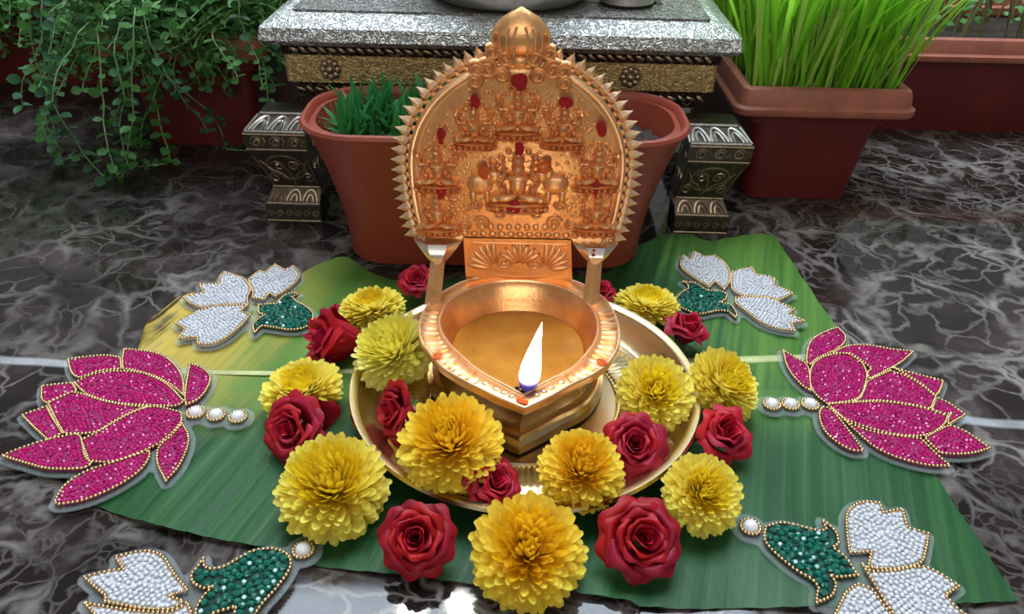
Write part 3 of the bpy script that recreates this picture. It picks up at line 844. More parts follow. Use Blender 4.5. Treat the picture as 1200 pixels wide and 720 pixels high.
# ------------------------------------------------------------------ brass plate
PX, PY, _z = at(615, 447, .0207)
PLZ = .0042           # underside of the plate, resting on the leaf
FLOORZ = PLZ + .0051  # inner floor of the plate
plate = thing('brass_plate', 'round brass plate with raised rim carrying the lamp and flowers', 'plate', (PX, PY, PLZ))
def flute(r, z, q, j, i):
    if .0615 <= r <= .0845 and z > .002: return r, z + (.0011 if j % 2 else 0.0)
    return r, z
MB().lathe([(0, 0), (.086, 0), (.094, .003), (.1045, .014), (.1065, .0165), (.1045, .017), (.0995, .0125), (.0925, .0058), (.0885, .0042), (.0870, .0047), (.0850, .0036), (.0848, .0035), (.083, .0038), (.073, .0039), (.063, .0038), (.0612, .0034), (.0600, .0044), (.0585, .0035), (.03, .0035), (0, .0035)], 240, fn=flute).build('dish', M_BRASS, plate, 30)
MB().lathe([(.1040, .0160), (.1062, .0142), (.1092, .0152), (.1103, .0172), (.1092, .0190), (.1060, .0188), (.1042, .0176)], 120, ringed=True).build('rolled_rim', M_BRASS, plate)

# ------------------------------------------------------------------ lamp
RIMZ = .052
def smooth_closed(pts, per=4, corner=50.0):
    """closed Catmull-Rom through the points that keeps sharp corners sharp"""
    P = [Vector((p[0], p[1], p[2] if len(p) > 2 else 0)) for p in pts]; n = len(P); out = []
    crn = []
    for i in range(n):
        a = P[i] - P[i - 1]; b = P[(i + 1) % n] - P[i]
        crn.append(a.length > 0 and b.length > 0 and math.degrees(a.angle(b)) > corner)
    for i in range(n):
        p1, p2 = P[i], P[(i + 1) % n]
        p0 = p1 * 2 - p2 if crn[i] else P[i - 1]
        p3 = p2 * 2 - p1 if crn[(i + 1) % n] else P[(i + 2) % n]
        for k in range(per):
            t = k / per
            out.append(.5 * ((2 * p1) + (p2 - p0) * t + (2 * p0 - 5 * p1 + 4 * p2 - p3) * t * t + (3 * p1 - p0 - 3 * p2 + p3) * t ** 3))
    return out
outer_px = [(615, 480), (645, 466), (672, 451), (697, 439), (715, 425), (726, 405), (727, 385), (719, 362), (704, 345), (675, 329), (640, 323), (608, 321), (575, 323), (543, 329), (513, 345), (496, 362), (490, 382), (492, 400), (503, 416), (518, 432), (537, 444), (560, 456), (585, 468)]
inner_px = [(613, 462), (636, 449), (662, 436), (677, 425), (688, 412), (696, 400), (699, 388), (697, 372), (687, 356), (668, 343), (638, 333), (608, 330), (578, 332), (548, 341), (527, 354), (518, 370), (517, 382), (521, 394), (532, 408), (546, 421), (556, 430), (573, 441), (590, 450)]
OUT = smooth_closed([at(u, v, RIMZ) for u, v in outer_px], 6, 40)
INN = smooth_closed([at(u, v, RIMZ) for u, v in inner_px], 6, 40)
LC = at(610.3, 388.6, RIMZ); LC.z = 0
lamp = thing('oil_lamp', 'copper oil lamp with a tall embossed arched back plate and pointed bowl', 'oil lamp', (LC.x, LC.y, FLOORZ))
LO = Vector((LC.x, LC.y, FLOORZ))
def ring(src, s, z, dx=0, dy=0):
    return [(( p.x - LC.x) * s + dx, (p.y - LC.y) * s + dy, z - FLOORZ) for p in src]
# foot flange, waist and bowl outside
ft = MB().loft([ring(OUT, .90, FLOORZ, -.002, .001), ring(OUT, .905, FLOORZ + .002, -.002, .001), ring(OUT, .90, FLOORZ + .006, -.002, .001), ring(OUT, .86, FLOORZ + .008, -.002, .001), ring(OUT, .85, FLOORZ + .011, -.002, .001)])
ft.build('foot', M_LAMPBASE, lamp, 30)
MB().loft([ring(OUT, .80, FLOORZ + .0105, -.0015, .001), ring(OUT, .775, FLOORZ + .018, -.001, .001), ring(OUT, .80, RIMZ - .014, 0, 0), ring(OUT, .86, RIMZ - .0075)], cap1=False).build('waist', M_LAMPBASE, lamp, 30)
# broad rim with its edge, inner wall and floor of the bowl
bowl = MB().loft([ring(OUT, .86, RIMZ - .0078), ring(OUT, .965, RIMZ - .0065), ring(OUT, .99, RIMZ - .005), ring(OUT, 1.0, RIMZ - .0035), ring(OUT, .995, RIMZ - .0008), ring(OUT, .975, RIMZ),
          ring(INN, 1.03, RIMZ), ring(INN, 1.0, RIMZ - .0008), ring(INN, .965, RIMZ - .004), ring(INN, .90, RIMZ - .011), ring(INN, .86, RIMZ - .02), ring(INN, .72, RIMZ - .032), ring(INN, .4, RIMZ - .036)], cap0=False).build('bowl', M_COPPER, lamp, 35)
# ribs worked into the rim, plain towards the beak
NR = len(OUT)
OUTL = lerp_poly(OUT + [OUT[0]], 140); INNL = lerp_poly(INN + [INN[0]], 140)
def rim_pt(f, s, z):
    o = OUTL[int(round(f * 140)) % 140]
    # nearest inner point on the line to the bowl's middle
    d = (Vector((LC.x, LC.y, o.z)) - o)
    best = min(INNL, key=lambda q: (q - o).cross(d.normalized()).length + (0 if (q - o).dot(d) > 0 and (q - o).length < .04 else 9))
    p = o.lerp(best, s)
    return Vector((p.x - LC.x, p.y - LC.y, z - FLOORZ))
k = 0
for side_ in (0, 1):
    for f in [.085 + .0135 * i for i in range(17)]:
        ff = f if side_ == 0 else 1 - f
        a, b = rim_pt(ff, .12, RIMZ + .0002), rim_pt(ff, .80, RIMZ + .0002)
        MB().tube([a, a.lerp(b, .15), a.lerp(b, .85), b], [.0007, .0016, .0015, .0006], 6).build('rim_rib', M_COPPERP if k % 3 else M_COPPER, bowl)
        k += 1
    for f in [.018 + .017 * i for i in range(4)]:       # small lozenges on the beak
        ff = f if side_ == 0 else 1 - f
        c = rim_pt(ff, .5, RIMZ + .0002); MB().ell(c, (.0022, .0018, .0008), 8, 4).build('rim_lozenge', M_COPPERP, bowl)
MB().tube([(p[0], p[1], RIMZ - FLOORZ) for p in ring(INN, 1.015, 0)], .0009, 6, closed=True).build('inner_bead', M_COPPERP, bowl)
MB().tube([(p[0], p[1], RIMZ - FLOORZ - .0002) for p in ring(OUT, .982, 0)], .0009, 6, closed=True).build('outer_bead', M_COPPERP, bowl)
for (u, v) in ((513, 418), (705, 425), (612, 470)):
    p = at(u, v, RIMZ + .001) - LO
    MB().ell(p, (.0042, .0026, .0010), 10, 5, M=Matrix.Rotation(.6 if u < 600 else -.6, 3, 'Z')).build('powder_mark', M_HALDI, bowl)

# back plate --------------------------------------------------------------
BY = .4585                       # front face of the plate
BXC = aty(606, 190, BY).x
ZB, ZC, AR = .0835, .1330, .0680  # bottom, springing line, radius
def arch(r, n=60, zb=ZB):
    low = [(1 - .085 * (1 - k / 8) ** 2, zb + (ZC - zb) * k / 8) for k in range(8)]
    pts = [(-r * s, z) for s, z in low]
    pts += [(-r * math.cos(PI * i / n), ZC + r * math.sin(PI * i / n)) for i in range(n + 1)]
    return pts + [(r * s, z) for s, z in reversed(low)]
def bp(x, z, y=0.0):
    return Vector((BXC + x - LC.x, BY + y - LC.y, z - FLOORZ))
A = arch(AR)
bpl = MB().loft([[bp(x, z, 0) for x, z in A], [bp(x, z, .0045) for x, z in A]]).build('back_plate', M_COPPER, lamp, 30)
MB().tube([bp(x, z, -.0006) for x, z in arch(AR - .0012)], .0017, 8).build('arch_moulding', M_COPPERP, bpl)
MB().tube([bp(x, z, -.0002) for x, z in arch(AR - .0048)], .0009, 6).build('inner_moulding', M_COPPERP, bpl)
# flame-like spikes round the arch with a bead at each root
path = lerp_poly([(x, 0, z) for x, z in arch(AR + .0012)], 400)
spk = MB()
def spike_mesh():
    # leaf-shaped spike along +X with a raised keel towards -Y
    vs = []; fs = []
    secs = [(0, .0026, .0020), (.0022, .0034, .0028), (.0048, .0027, .0022), (.0070, .0013, .0012)]
    for x, w, d in secs: vs += [(x, 0, w), (x, -d, 0), (x, 0, -w), (x, d * .6, 0)]
    vs.append((.0098, .0, 0))
    for i in range(len(secs) - 1):
        for j in range(4): fs.append((i * 4 + j, i * 4 + (j + 1) % 4, i * 4 + 4 + (j + 1) % 4, i * 4 + 4 + j))
    b = (len(secs) - 1) * 4
    for j in range(4): fs.append((b + j, b + (j + 1) % 4, b + 4))
    fs.append((3, 2, 1, 0))
    return MB().add(vs, fs).mesh('spike', M_COPPERP, False)
SPK = spike_mesh()
BEAD = MB().ell((0, 0, 0), (.0019, .0017, .0019), 8, 6).mesh('spike_bead', M_COPPER)
NS = 50
for i in range(NS):
    s = (i + .5) / NS
    p = path[int(s * 400)]
    if abs(p.x) < .020 and p.z > ZC: continue
    out = Vector((p.x, 0, max(0, p.z - ZC) + (0 if p.z > ZC else -.0))).normalized() if p.z > ZC else Vector((1 if p.x > 0 else -1, 0, 0))
    if p.z <= ZC: out = (out + Vector((0, 0, -.35 * (ZC - p.z) / (ZC - ZB)))).normalized()
    a = math.atan2(out.z, out.x)
    q = p + out * .0012
    Mx = Matrix.Translation(bp(q.x, q.z, .0022)) @ Matrix.Rotation(-a, 4, 'Y')
    link('spike', SPK, bpl, Mx)
    q = path[min(400, int((s + .5 / NS) * 400))]
    link('spike_bead', BEAD, bpl, Matrix.Translation(bp(q.x, q.z, .0012)))

def seated_figure(cx, cz, h, w=1.0, arms=4, halo=True):
    """embossed seated deity: lotus seat, crossed legs, torso, arms, head with tall crown, flame halo"""
    m = MB(); D = .0075
    def E(x, z, rx, rz, ry=.6, rot=0): m.ell(bp(cx + x * h * w, cz + z * h, -.0004), (rx * h * w, D * ry, rz * h), 8, 6, M=Matrix.Rotation(rot, 3, 'Y'))
    for i in range(8): E(-.42 + .12 * i, -.52, .06, .055, .7)
    E(0, -.44, .50, .045, .75); E(0, -.59, .46, .035, .6)
    for s in (-1, 1):
        E(s * .19, -.30, .22, .085, .9, s * .12); E(s * .34, -.33, .10, .07, .8)
    E(0, -.06, .135, .22, .95); E(0, .05, .19, .09, .9); E(0, .20, .10, .11, 1.15)
    E(0, .34, .10, .09, 1.0); E(0, .43, .06, .09, .8)
    for k in range(arms // 2):
        for s in (-1, 1):
            if k == 0: pts = [(s * .17, .07), (s * .30, -.06), (s * .22, -.19)]
            else: pts = [(s * .18, .08), (s * .34, .06), (s * .36, .24)]
            m.tube([bp(cx + x * h * w, cz + z * h, -.0018) for x, z in pts], .045 * h, 6)
            E(pts[-1][0], pts[-1][1] + .03, .065, .065, .9)
    if halo:
        pts = [(.30 * math.cos(a), .22 + .30 * math.sin(a)) for a in [-.4 + (PI + .8) * i / 16 for i in range(17)]]
        for x, z in pts[::2]: E(x, z, .05, .05, .45)
    return m
def figs():
    L = []
    for (u, v, hpx, arms) in ((607, 131, 50, 4), (556, 146, 44, 4), (660, 146, 44, 4), (513, 195, 46, 4), (700, 195, 46, 4), (513, 248, 42, 2), (699, 248, 42, 2), (607, 210, 60, 4)):
        p = aty(u, v, BY); p2 = aty(u, v - hpx, BY)
        L.append((p.x - BXC, p.z, (p2.z - p.z), arms))
    return L
for (x, z, h, arms) in figs():
    seated_figure(x, z, h * 1.14, 1.12, arms).build('relief_figure', M_COPPERR, bpl, 60)
# pair of elephants saluting the middle figure
for s in (-1, 1):
    m = MB()
    c = aty(607 + s * 37, 214, BY); cx, cz = c.x - BXC, c.z
    def EE(x, z, rx, rz, ry=.0026, rot=0): m.ell(bp(cx + s * x, cz + z, -.0003), (rx, ry, rz), 10, 6, M=Matrix.Rotation(s * rot, 3, 'Y'))
    EE(.004, -.001, .0085, .0075, .0034); EE(-.005, .005, .0048, .0052, .0042); EE(-.001, .0065, .0034, .0042, .0046)
    m.tube([bp(cx + s * x, cz + z, -.003) for x, z in ((-.007, .005), (-.010, .003), (-.0115, .008), (-.0105, .0135), (-.012, .016))], [.0021, .0018, .0015, .0012, .0009], 6)
    EE(-.0005, -.0095, .0022, .0055, .003); EE(.0085, -.0095, .0024, .0055, .003); EE(.004, .0055, .0062, .0016, .004)
    m.build('relief_elephant', M_COPPERR, bpl, 60)
# scroll work: low frieze, curls between the figures
fz = MB()
for i in range(22):
    x = -.064 + .128 * i / 21
    fz.ell(bp(x, ZB + .0035, -.0002), (.0027, .0016, .0022), 8, 5)
for i in range(9):
    p = aty(607 + (i - 4) * 10.5, 266, BY)
    fz.ell(bp(p.x - BXC, p.z, -.0004), (.0021, .0018, .0026), 8, 5)
for s in (-1, 1):
    for (u, v, r, t0) in ((607 + s * 42, 262, .0058, .4), (607 + s * 62, 264, .0042, 2.0), (607 + s * 22, 250, .0045, 1.0), (607 + s * 50, 240, .0042, 2.6), (607 + s * 84, 218, .003, .2), (607 + s * 68, 180, .0036, 1.4), (607 + s * 30, 165, .0038, .6), (607 + s * 18, 160, .003, 2.0)):
        p = aty(u, v, BY)
        fz.tube([bp(x, z, -.0006) for x, z in spiral(p.x - BXC, p.z, r, 1.5, s, 18, t0)], .0009, 6)
    for k in range(7):
        p = aty(607 + s * (52 + 8 * k), 232 + (k % 2) * 12, BY)
        if abs(p.x - BXC) < .05: fz.ell(bp(p.x - BXC, p.z, -.0002), (.0016, .0014, .0024), 6, 5, M=Matrix.Rotation(s * .6, 3, 'Y'))
fz.build('relief_scrollwork', M_COPPERR, bpl, 60)
# small worked grain fills the ground between the figures
gr = MB(); rg = random.Random(5)
FIGS = figs()
for k in range(950):
    fx, fz_, fh, _a = FIGS[k % len(FIGS)]
    x = fx + rg.gauss(0, .48) * fh; z = fz_ + rg.gauss(-.05, .42) * fh
    if abs(x) > AR * .93 or z < ZB + .006: continue
    if z > ZC and x * x + (z - ZC) ** 2 > (AR - .008) ** 2: continue
    gr.ell(bp(x, z, .0002), (rg.uniform(.0009, .0018), rg.uniform(.0008, .0014), rg.uniform(.0009, .0020)), 6, 4, M=Matrix.Rotation(rg.uniform(0, 3), 3, 'Y'))
tag(gr.build('relief_grain', M_COPPERR, bpl, 60), kind='stuff')
# vermilion and turmeric dabs
for (u, v, wx, wz, m) in ((608, 98, 11, 12, M_KUMKUM), (557, 121, 6, 11, M_KUMKUM), (663, 121, 10, 9, M_KUMKUM), (517, 160, 6, 10, M_KUMKUM), (705, 152, 8, 10, M_KUMKUM), (607, 176, 8, 11, M_KUMKUM), (517, 226, 8, 9, M_KUMKUM), (698, 222, 5, 11, M_KUMKUM), (605, 241, 11, 11, M_KUMKUM), (566, 203, 8, 10, M_HALDI), (639, 195, 10, 9, M_HALDI)):
    p = aty(u, v, BY - .004); q = p.y / 1.0 * 0 + depth(p) / F
    b = MB(); r1 = random.Random(u)
    for i in range(5):
        b.ell(bp(p.x - BXC + r1.uniform(-.3, .3) * wx * q, p.z + r1.uniform(-.35, .35) * wz * q, -.0040), (wx * q * r1.uniform(.5, .8), .0011, wz * q * r1.uniform(.5, .8)), 10, 6)
    b.build('vermilion_dot' if m is M_KUMKUM else 'turmeric_dot', m, bpl)
# lotus bud on top
ft = aty(611, 10, BY); fb = aty(610, 62, BY)
fz0, fz1 = fb.z, ft.z
fin = MB()
hh = fz1 - fz0; FX = fb.x - BXC
prof = [(.0, 0), (.012, .0), (.0155, .10 * hh), (.0172, .28 * hh), (.0172, .45 * hh), (.0148, .62 * hh), (.0105, .80 * hh), (.0052, .93 * hh), (.0018, 1.0 * hh), (0, 1.03 * hh)]
fin.lathe(prof, 32, tuple(bp(FX, fz0, .0015)), 1, .5)
fo = fin.build('finial', M_COPPER, bpl)
sc = MB()
for s in (-1, 1):
    for k in range(4):
        c = FX + s * (.0035 + .0040 * k)
        sc.tube([bp(c + s * x, fz0 + z, -.0068 + .0012 * k) for x, z in ((-.0005 * k, .0), (.0008, .005), (.0006, .0105), (-.0012, .0165 - .0015 * k))], .0008, 5)
    for (x, z, r) in ((.0085, -.002, .0058), (.0165, .001, .0045), (.019, -.0085, .006), (.0105, -.012, .0045), (.0255, -.009, .005), (.0265, -.016, .0045)):
        sc.tube([bp(FX + a, b, -.003) for a, b in spiral(s * x, fz0 + z, r, 1.6, s, 20, .8)], .0016, 6)
        sc.ell(bp(FX + s * x, fz0 + z, .001), (r * .95, .004, r * .95), 10, 6)
sc.ell(bp(FX, fz0 - .004, .0), (.007, .0055, .0045), 12, 6); sc.ell(bp(FX, fz0 - .011, .0), (.012, .004, .004), 12, 6)
sc.build('finial_scroll', M_COPPERR, fo, 60)

# panel between bowl and arch, with a palmette
x0, x1 = aty(546, 327, BY).x - BXC, aty(671, 327, BY).x - BXC
xt0, xt1 = aty(543, 281, BY).x - BXC, aty(669, 281, BY).x - BXC
pn = MB()
pn.add([bp(x0, RIMZ - .001, .0), bp(x1, RIMZ - .001, .0), bp(xt1, ZB + .001, .0), bp(xt0, ZB + .001, .0), bp(x0, RIMZ - .001, .004), bp(x1, RIMZ - .001, .004), bp(xt1, ZB + .001, .004), bp(xt0, ZB + .001, .004)],
       [(0, 1, 2, 3), (5, 4, 7, 6), (0, 4, 5, 1), (3, 2, 6, 7), (0, 3, 7, 4), (1, 5, 6, 2)])
pno = pn.build('neck_panel', M_COPPER, lamp, False)
pm = MB(); cx = (x0 + x1) / 2; cz = RIMZ + .009
for i in range(7):
    a = PI / 2 + (i - 3) * .33
    for r0 in (.009,):
        pm.ell(bp(cx + r0 * math.cos(a), cz + .003 + r0 * math.sin(a), -.0002), (.0078, .0020, .0020), 8, 5, M=Matrix.Rotation(-a, 3, 'Y'))
for s in (-1, 1):
    pm.tube([bp(x, z, -.0005) for x, z in spiral(cx + s * .0110, cz + .006, .0065, 1.5, s, 20, 2.4)], .0011, 6)
    for i in range(6):
        a = .15 + i * .28
        pm.ell(bp(cx + s * (.0175 + .010 * math.cos(a)), cz - .001 + .012 * math.sin(a), -.0001), (.0085, .0020, .0022), 8, 5, M=Matrix.Rotation(-s * a, 3, 'Y'))
pm.tube([bp(cx - .031 + .0155 * i, cz + .019, -.0003) for i in range(5)], .0008, 6)
pm.build('palmette_relief', M_COPPERR, pno, 60)
# two side brackets: slanting post on the rim that opens into a tinned cup under the arch
for s, (ua, va), (ub, vb), word in ((-1, (507, 356), (513, 306), 'left'), (1, (692, 356), (697, 306), 'right')):
    a = at(ua, va, RIMZ - .001) - LO
    b = aty(ub, vb, .448) - LO
    ar = thing('bracket', None, None); ar.parent = lamp
    del_keys = [k_ for k_ in ('label', 'category') if k_ in ar.keys()]
    for k_ in del_keys: del ar[k_]
    ps = MB()
    def sq(c, w, d): return [c + Vector((-w, -d * .2, 0)), c + Vector((0, -d, 0)), c + Vector((w, -d * .2, 0)), c + Vector((w * .8, d, 0)), c + Vector((-w * .8, d, 0))]
    ps.loft([sq(a, .0052, .005), sq(a.lerp(b, .5), .0050, .005), sq(b, .0048, .005)])
    ps.build('post', M_COPPER, ar, False)
    tl = aty(486 if s < 0 else 671, 279, BY) - LO; tr = aty(542 if s < 0 else 724, 279, BY) - LO
    tl.y -= .004; tr.y -= .004
    cp = MB()
    rr = []
    for t in (0, .25, .5, .75, 1):
        e = t ** .8
        L_ = b + Vector((-.0050, 0, 0)); R_ = b + Vector((.0050, 0, 0))
        l = L_.lerp(tl, e); r = R_.lerp(tr, e)
        zt = b.z + (ZB - FLOORZ - b.z) * t
        l.z = zt; r.z = zt
        dn = .004 + .004 * math.sin(t * PI * .8)
        mid = (l + r) / 2
        rr.append([l, Vector((l.x * .7 + r.x * .3, mid.y - dn, zt)), Vector((l.x * .3 + r.x * .7, mid.y - dn, zt)), r, Vector((r.x, r.y + .007, zt)), Vector((l.x, l.y + .007, zt))])
    cp.loft(rr).build('cup', M_SILVERCUP, ar, 25)
    if s > 0:
        for dz in (.011, .0075):
            MB().ell(((tl.x + tr.x) / 2 - .002, (tl.y + b.y) / 2 - .0085, b.z + dz), (.0011, .0006, .0011), 8, 5).build('red_mark', M_KUMKUM, ar)

# oil, wick and flame -----------------------------------------------------
OILZ = .0335
oil = MB().loft([[(p.x - LC.x) * .935 + LC.x, (p.y - LC.y) * .935 + LC.y, OILZ] for p in INN] and [[((p.x - LC.x) * .74 + LC.x, (p.y - LC.y) * .74 + LC.y, OILZ - .010) for p in INN], [((p.x - LC.x) * .862 + LC.x, (p.y - LC.y) * .862 + LC.y, OILZ - .0005) for p in INN], [((p.x - LC.x) * .852 + LC.x, (p.y - LC.y) * .852 + LC.y, OILZ) for p in INN]]).build('lamp_oil', M_OIL, None, True)
tag(oil, 'amber oil filling the pointed copper lamp bowl', 'oil')
w0 = at(616, 459, RIMZ - .003)
wick = thing('wick', 'burning cotton wick at the beak of the lamp with a white flame', 'wick', w0)
MB().tube([(.0, .035, -.017), (.0, .018, -.013), (0, .006, -.006), (0, .001, -.001), (.0008, -.001, .005), (.002, -.001, .008)], [.0018, .002, .0022, .0024, .0026, .0016], 8).build('cord', M_WICK, wick)
cr = MB()
for i in range(7):
    a = rnd.uniform(0, 6.28); cr.ell((.0055 * math.cos(a), .0035 * math.sin(a), .0005 + rnd.uniform(0, .002)), (.0016, .0013, .0012), 7, 5)
cr.build('soot_crumbs', M_WICK, wick)
flp = []
prof = [(0, .0), (.0034, .0012), (.0054, .005), (.0061, .010), (.0057, .016), (.0043, .024), (.0028, .032), (.0013, .040), (.0, .047)]
fm = MB().lathe(prof, 24, fn=None)
fm.v = [(x + .0062 * (z / .046) ** 1.5, y, z) for x, y, z in fm.v]
flo = fm.build('flame', M_FLAME, wick)
flo.location = (.0012, 0, .0015)

# ------------------------------------------------------------------ flowers
def mum_petal(name, L, w, curl, cup, m):
    rows = []
    nc = 2
    for s in (0, .3, .55, .74, .87, .95, 1.0):
        ww = w * (.35 + .65 * min(1, s / .62)) * (1 if s < .74 else max(.0, 1 - ((s - .74) / .27) ** 2) ** .5)
        z = curl * L * s ** 2.2
        rows.append([(L * s, ww * j / nc, z + cup * ww * (j / nc) ** 2) for j in range(-nc, nc + 1)])
    return MB().grid(rows).mesh(name, m, 80)
MUM = {}
for key, m in (('lemon', M_LEMON), ('golden', M_GOLDEN), ('pale', M_PALE)):
    MUM[key] = [mum_petal('petal', 1.0, .100, .30, .45, m), mum_petal('petal', 1.0, .104, .22, .38, m), mum_petal('petal', 1.0, .110, .10, .32, m), mum_petal('petal', 1.0, .095, .40, .6, m)]
for key, c in (('lemon', (.90, .70, .03)), ('golden', (.93, .62, .02)), ('pale', (.90, .80, .12))):
    MUM[key + '_in'] = petal_mat('mum_florets_' + key, c, c, .05, .35)
def mum(label, u, v, px, axis, kind='lemon', zc=None, n=250, tmax=112, flat=.72, spin=0.0, name='chrysanthemum', on=0.0022):
    R = px / 2 / F * depth(at(u, v, .02))
    z = (zc if zc is not None else on + R * .52)
    p = at(u, v, z)
    R = px / 2 / F * depth(p)
    t = thing(name, label, 'flower', p, 'yellow chrysanthemums around the lamp')
    t.matrix_world = Matrix.Translation(p) @ frame_from(axis, spin)
    rc = .16 * R
    MB().ell((0, 0, -.02 * R), (rc * 1.5, rc * 1.5, rc * 1.2), 12, 8).build('heart', M_MUMCORE, t)
    r2 = random.Random(int(u * 7 + v))
    N = int(n * 1.42); inner = MB()
    for k in range(N):
        f = (k + .5) / N
        th = math.radians(tmax) * f ** .53
        ph = k * 2.39996 + r2.gauss(0, .06)
        d = Vector((math.sin(th) * math.cos(ph), math.sin(th) * math.sin(ph), math.cos(th)))
        # the head is a flattened ball: petals are shorter towards the pole
        rad = R / math.sqrt(math.sin(th) ** 2 + (math.cos(th) / flat) ** 2) * r2.uniform(.93, 1.05)
        if th > 1.6: rad *= 1 - .10 * (th - 1.6)
        base = d * rc * .7
        L = rad - rc * .7
        X = (d + Vector((0, 0, -.14 * math.sin(th)))).normalized()
        toax = Vector((0, 0, 1)) - X * X.z
        if toax.length < 1e-3: toax = Vector((math.cos(ph), math.sin(ph), 0))
        Z = toax.normalized(); Y = Z.cross(X)
        Mx = Matrix((X, Y, Z)).transposed().to_4x4()
        tw = Matrix.Rotation(r2.gauss(0, .22), 4, 'X')
        wsc = (.55 + .45 * min(1, f * 2.2)) * R / max(L, 1e-4)
        var = 3 if f < .12 else (0 if f < .5 else (1 if f < .82 else 2))
        Mf = Matrix.Translation(base) @ Mx @ tw @ Matrix.Diagonal((L, L * min(1.9, wsc), L, 1))
        if k < N - n:
            me = MUM[kind][var]; inner.add([Mf @ q.co for q in me.vertices], [tuple(q.vertices) for q in me.polygons])
        else:
            link('petal', MUM[kind][var], t, Mf)
    tag(inner.build('inner_florets', MUM[kind + '_in'], t, 80), kind='stuff')

    return t
PZ = FLOORZ
mum('yellow chrysanthemum at the front of the plate, largest of all, nearest the camera', 618, 648, 136, (.05, -.45, 1), 'golden', n=290, on=.002)
mum('large yellow chrysanthemum on the leaf left of the plate, below the red rose', 391, 574, 130, (-.05, -.28, 1), 'lemon', n=290)
mum('golden chrysanthemum inside the plate left of the lamp foot', 528, 522, 122, (-.12, -.30, 1), 'golden', zc=PZ + .024, n=285)
mum('golden chrysanthemum inside the plate in front of the lamp foot', 680, 553, 100, (.05, -.35, 1), 'golden', zc=PZ + .018, n=270)
mum('yellow chrysanthemum inside the plate right of the bowl, opened flat', 767, 462, 92, (.10, -.55, .95), 'lemon', zc=PZ + .019, n=250, tmax=104, flat=.6)
mum('yellow chrysanthemum leaning on the right rim of the plate, next to the upright rose', 846, 452, 92, (.55, -.30, .85), 'lemon', zc=.024, n=250, tmax=104, flat=.6)
mum('yellow chrysanthemum on the leaf at the right front, beside the beaded green bud', 822, 580, 96, (.15, -.55, .9), 'lemon', zc=.020, n=250, tmax=106, flat=.62)
mum('flat yellow chrysanthemum behind the plate at the right, half hidden by a rose', 758, 360, 78, (.10, .15, 1), 'lemon', zc=.014, n=230, tmax=100, flat=.5)
mum('flat yellow chrysanthemum behind the plate at the left, above the drooping rose', 436, 364, 80, (-.15, .1, 1), 'lemon', zc=.014, n=230, tmax=100, flat=.5)
mum('pale yellow chrysanthemum inside the plate wedged under the left bowl rim', 463, 414, 98, (-.35, -.25, .9), 'pale', zc=PZ + .022, n=260, tmax=115, flat=.75)
mum('yellow chrysanthemum at the left end of the midrib, behind the red rose', 355, 459, 96, (-.1, -.05, 1), 'lemon', zc=.016, n=240, tmax=100, flat=.5)

def rose_petal(name, r0, r1, h, span, curl, m, seed, point=.12):
    """petal as a sheet round the axis: r0 at base, r1 at mouth, height h, half-angle span, outward curl"""
    r2 = random.Random(seed); rows = []
    nu, nv = 10, 9
    ph = r2.uniform(0, 6.28)
    for j in range(nv + 1):
        v = j / nv; r = []
        for i in range(nu + 1):
            uu = -1 + 2 * i / nu
            wid = (.45 + .55 * min(1, v / .55) ** .8) * (1 if v < .75 else 1 - .22 * ((v - .75) / .25) ** 2)
            a = uu * span * wid
            top = h * (1 - .20 * abs(uu) ** 2.5 + point * max(0, 1 - abs(uu) * 2.2) * v)
            z = top * math.sin(v * PI / 2) ** .9
            rad = r0 + (r1 - r0) * math.sin(min(1, v * 1.15) * PI / 2) ** .8
            c = max(0, (v - .62) / .38)
            rad += curl * c * c * (1 + .25 * math.sin(uu * 5 + ph))
            z -= curl * .55 * c ** 3
            rad += .05 * uu * r1 + .012 * math.sin(uu * 7 + ph) * v
            r.append((rad * math.cos(a), rad * math.sin(a), z))
        rows.append(r)
    return MB().grid(rows).mesh(name, m, 80)
def rose_set(m, bud):
    S = []
    if not bud:
        spec = [(2, .02, .10, .80, 2.4, .00), (3, .04, .17, .86, 1.7, .02), (3, .06, .27, .88, 1.5, .05), (4, .10, .40, .86, 1.15, .09), (5, .14, .56, .78, .95, .15), (5, .18, .72, .66, .88, .20), (6, .22, .84, .50, .75, .24)]
    else:
        spec = [(2, .02, .10, 1.15, 2.4, .00), (3, .04, .17, 1.2, 1.7, .02), (3, .07, .27, 1.2, 1.5, .06), (4, .10, .38, 1.15, 1.2, .11), (4, .13, .50, 1.05, 1.1, .18), (4, .17, .60, .92, .95, .28)]
    for li, (n, r0, r1, h, span, curl) in enumerate(spec):
        S.append((n, [rose_petal('petal', r0, r1, h, span, curl, m, li * 7 + q) for q in range(2)], li))
    return S
ROSES = {('red', 0): rose_set(M_ROSE, 0), ('red', 1): rose_set(M_ROSE, 1), ('pink', 0): rose_set(M_ROSEP, 0), ('pink', 1): rose_set(M_ROSEP, 1)}
SEPAL = mum_petal('sepal', .55, .10, -.3, .3, M_SEPAL)
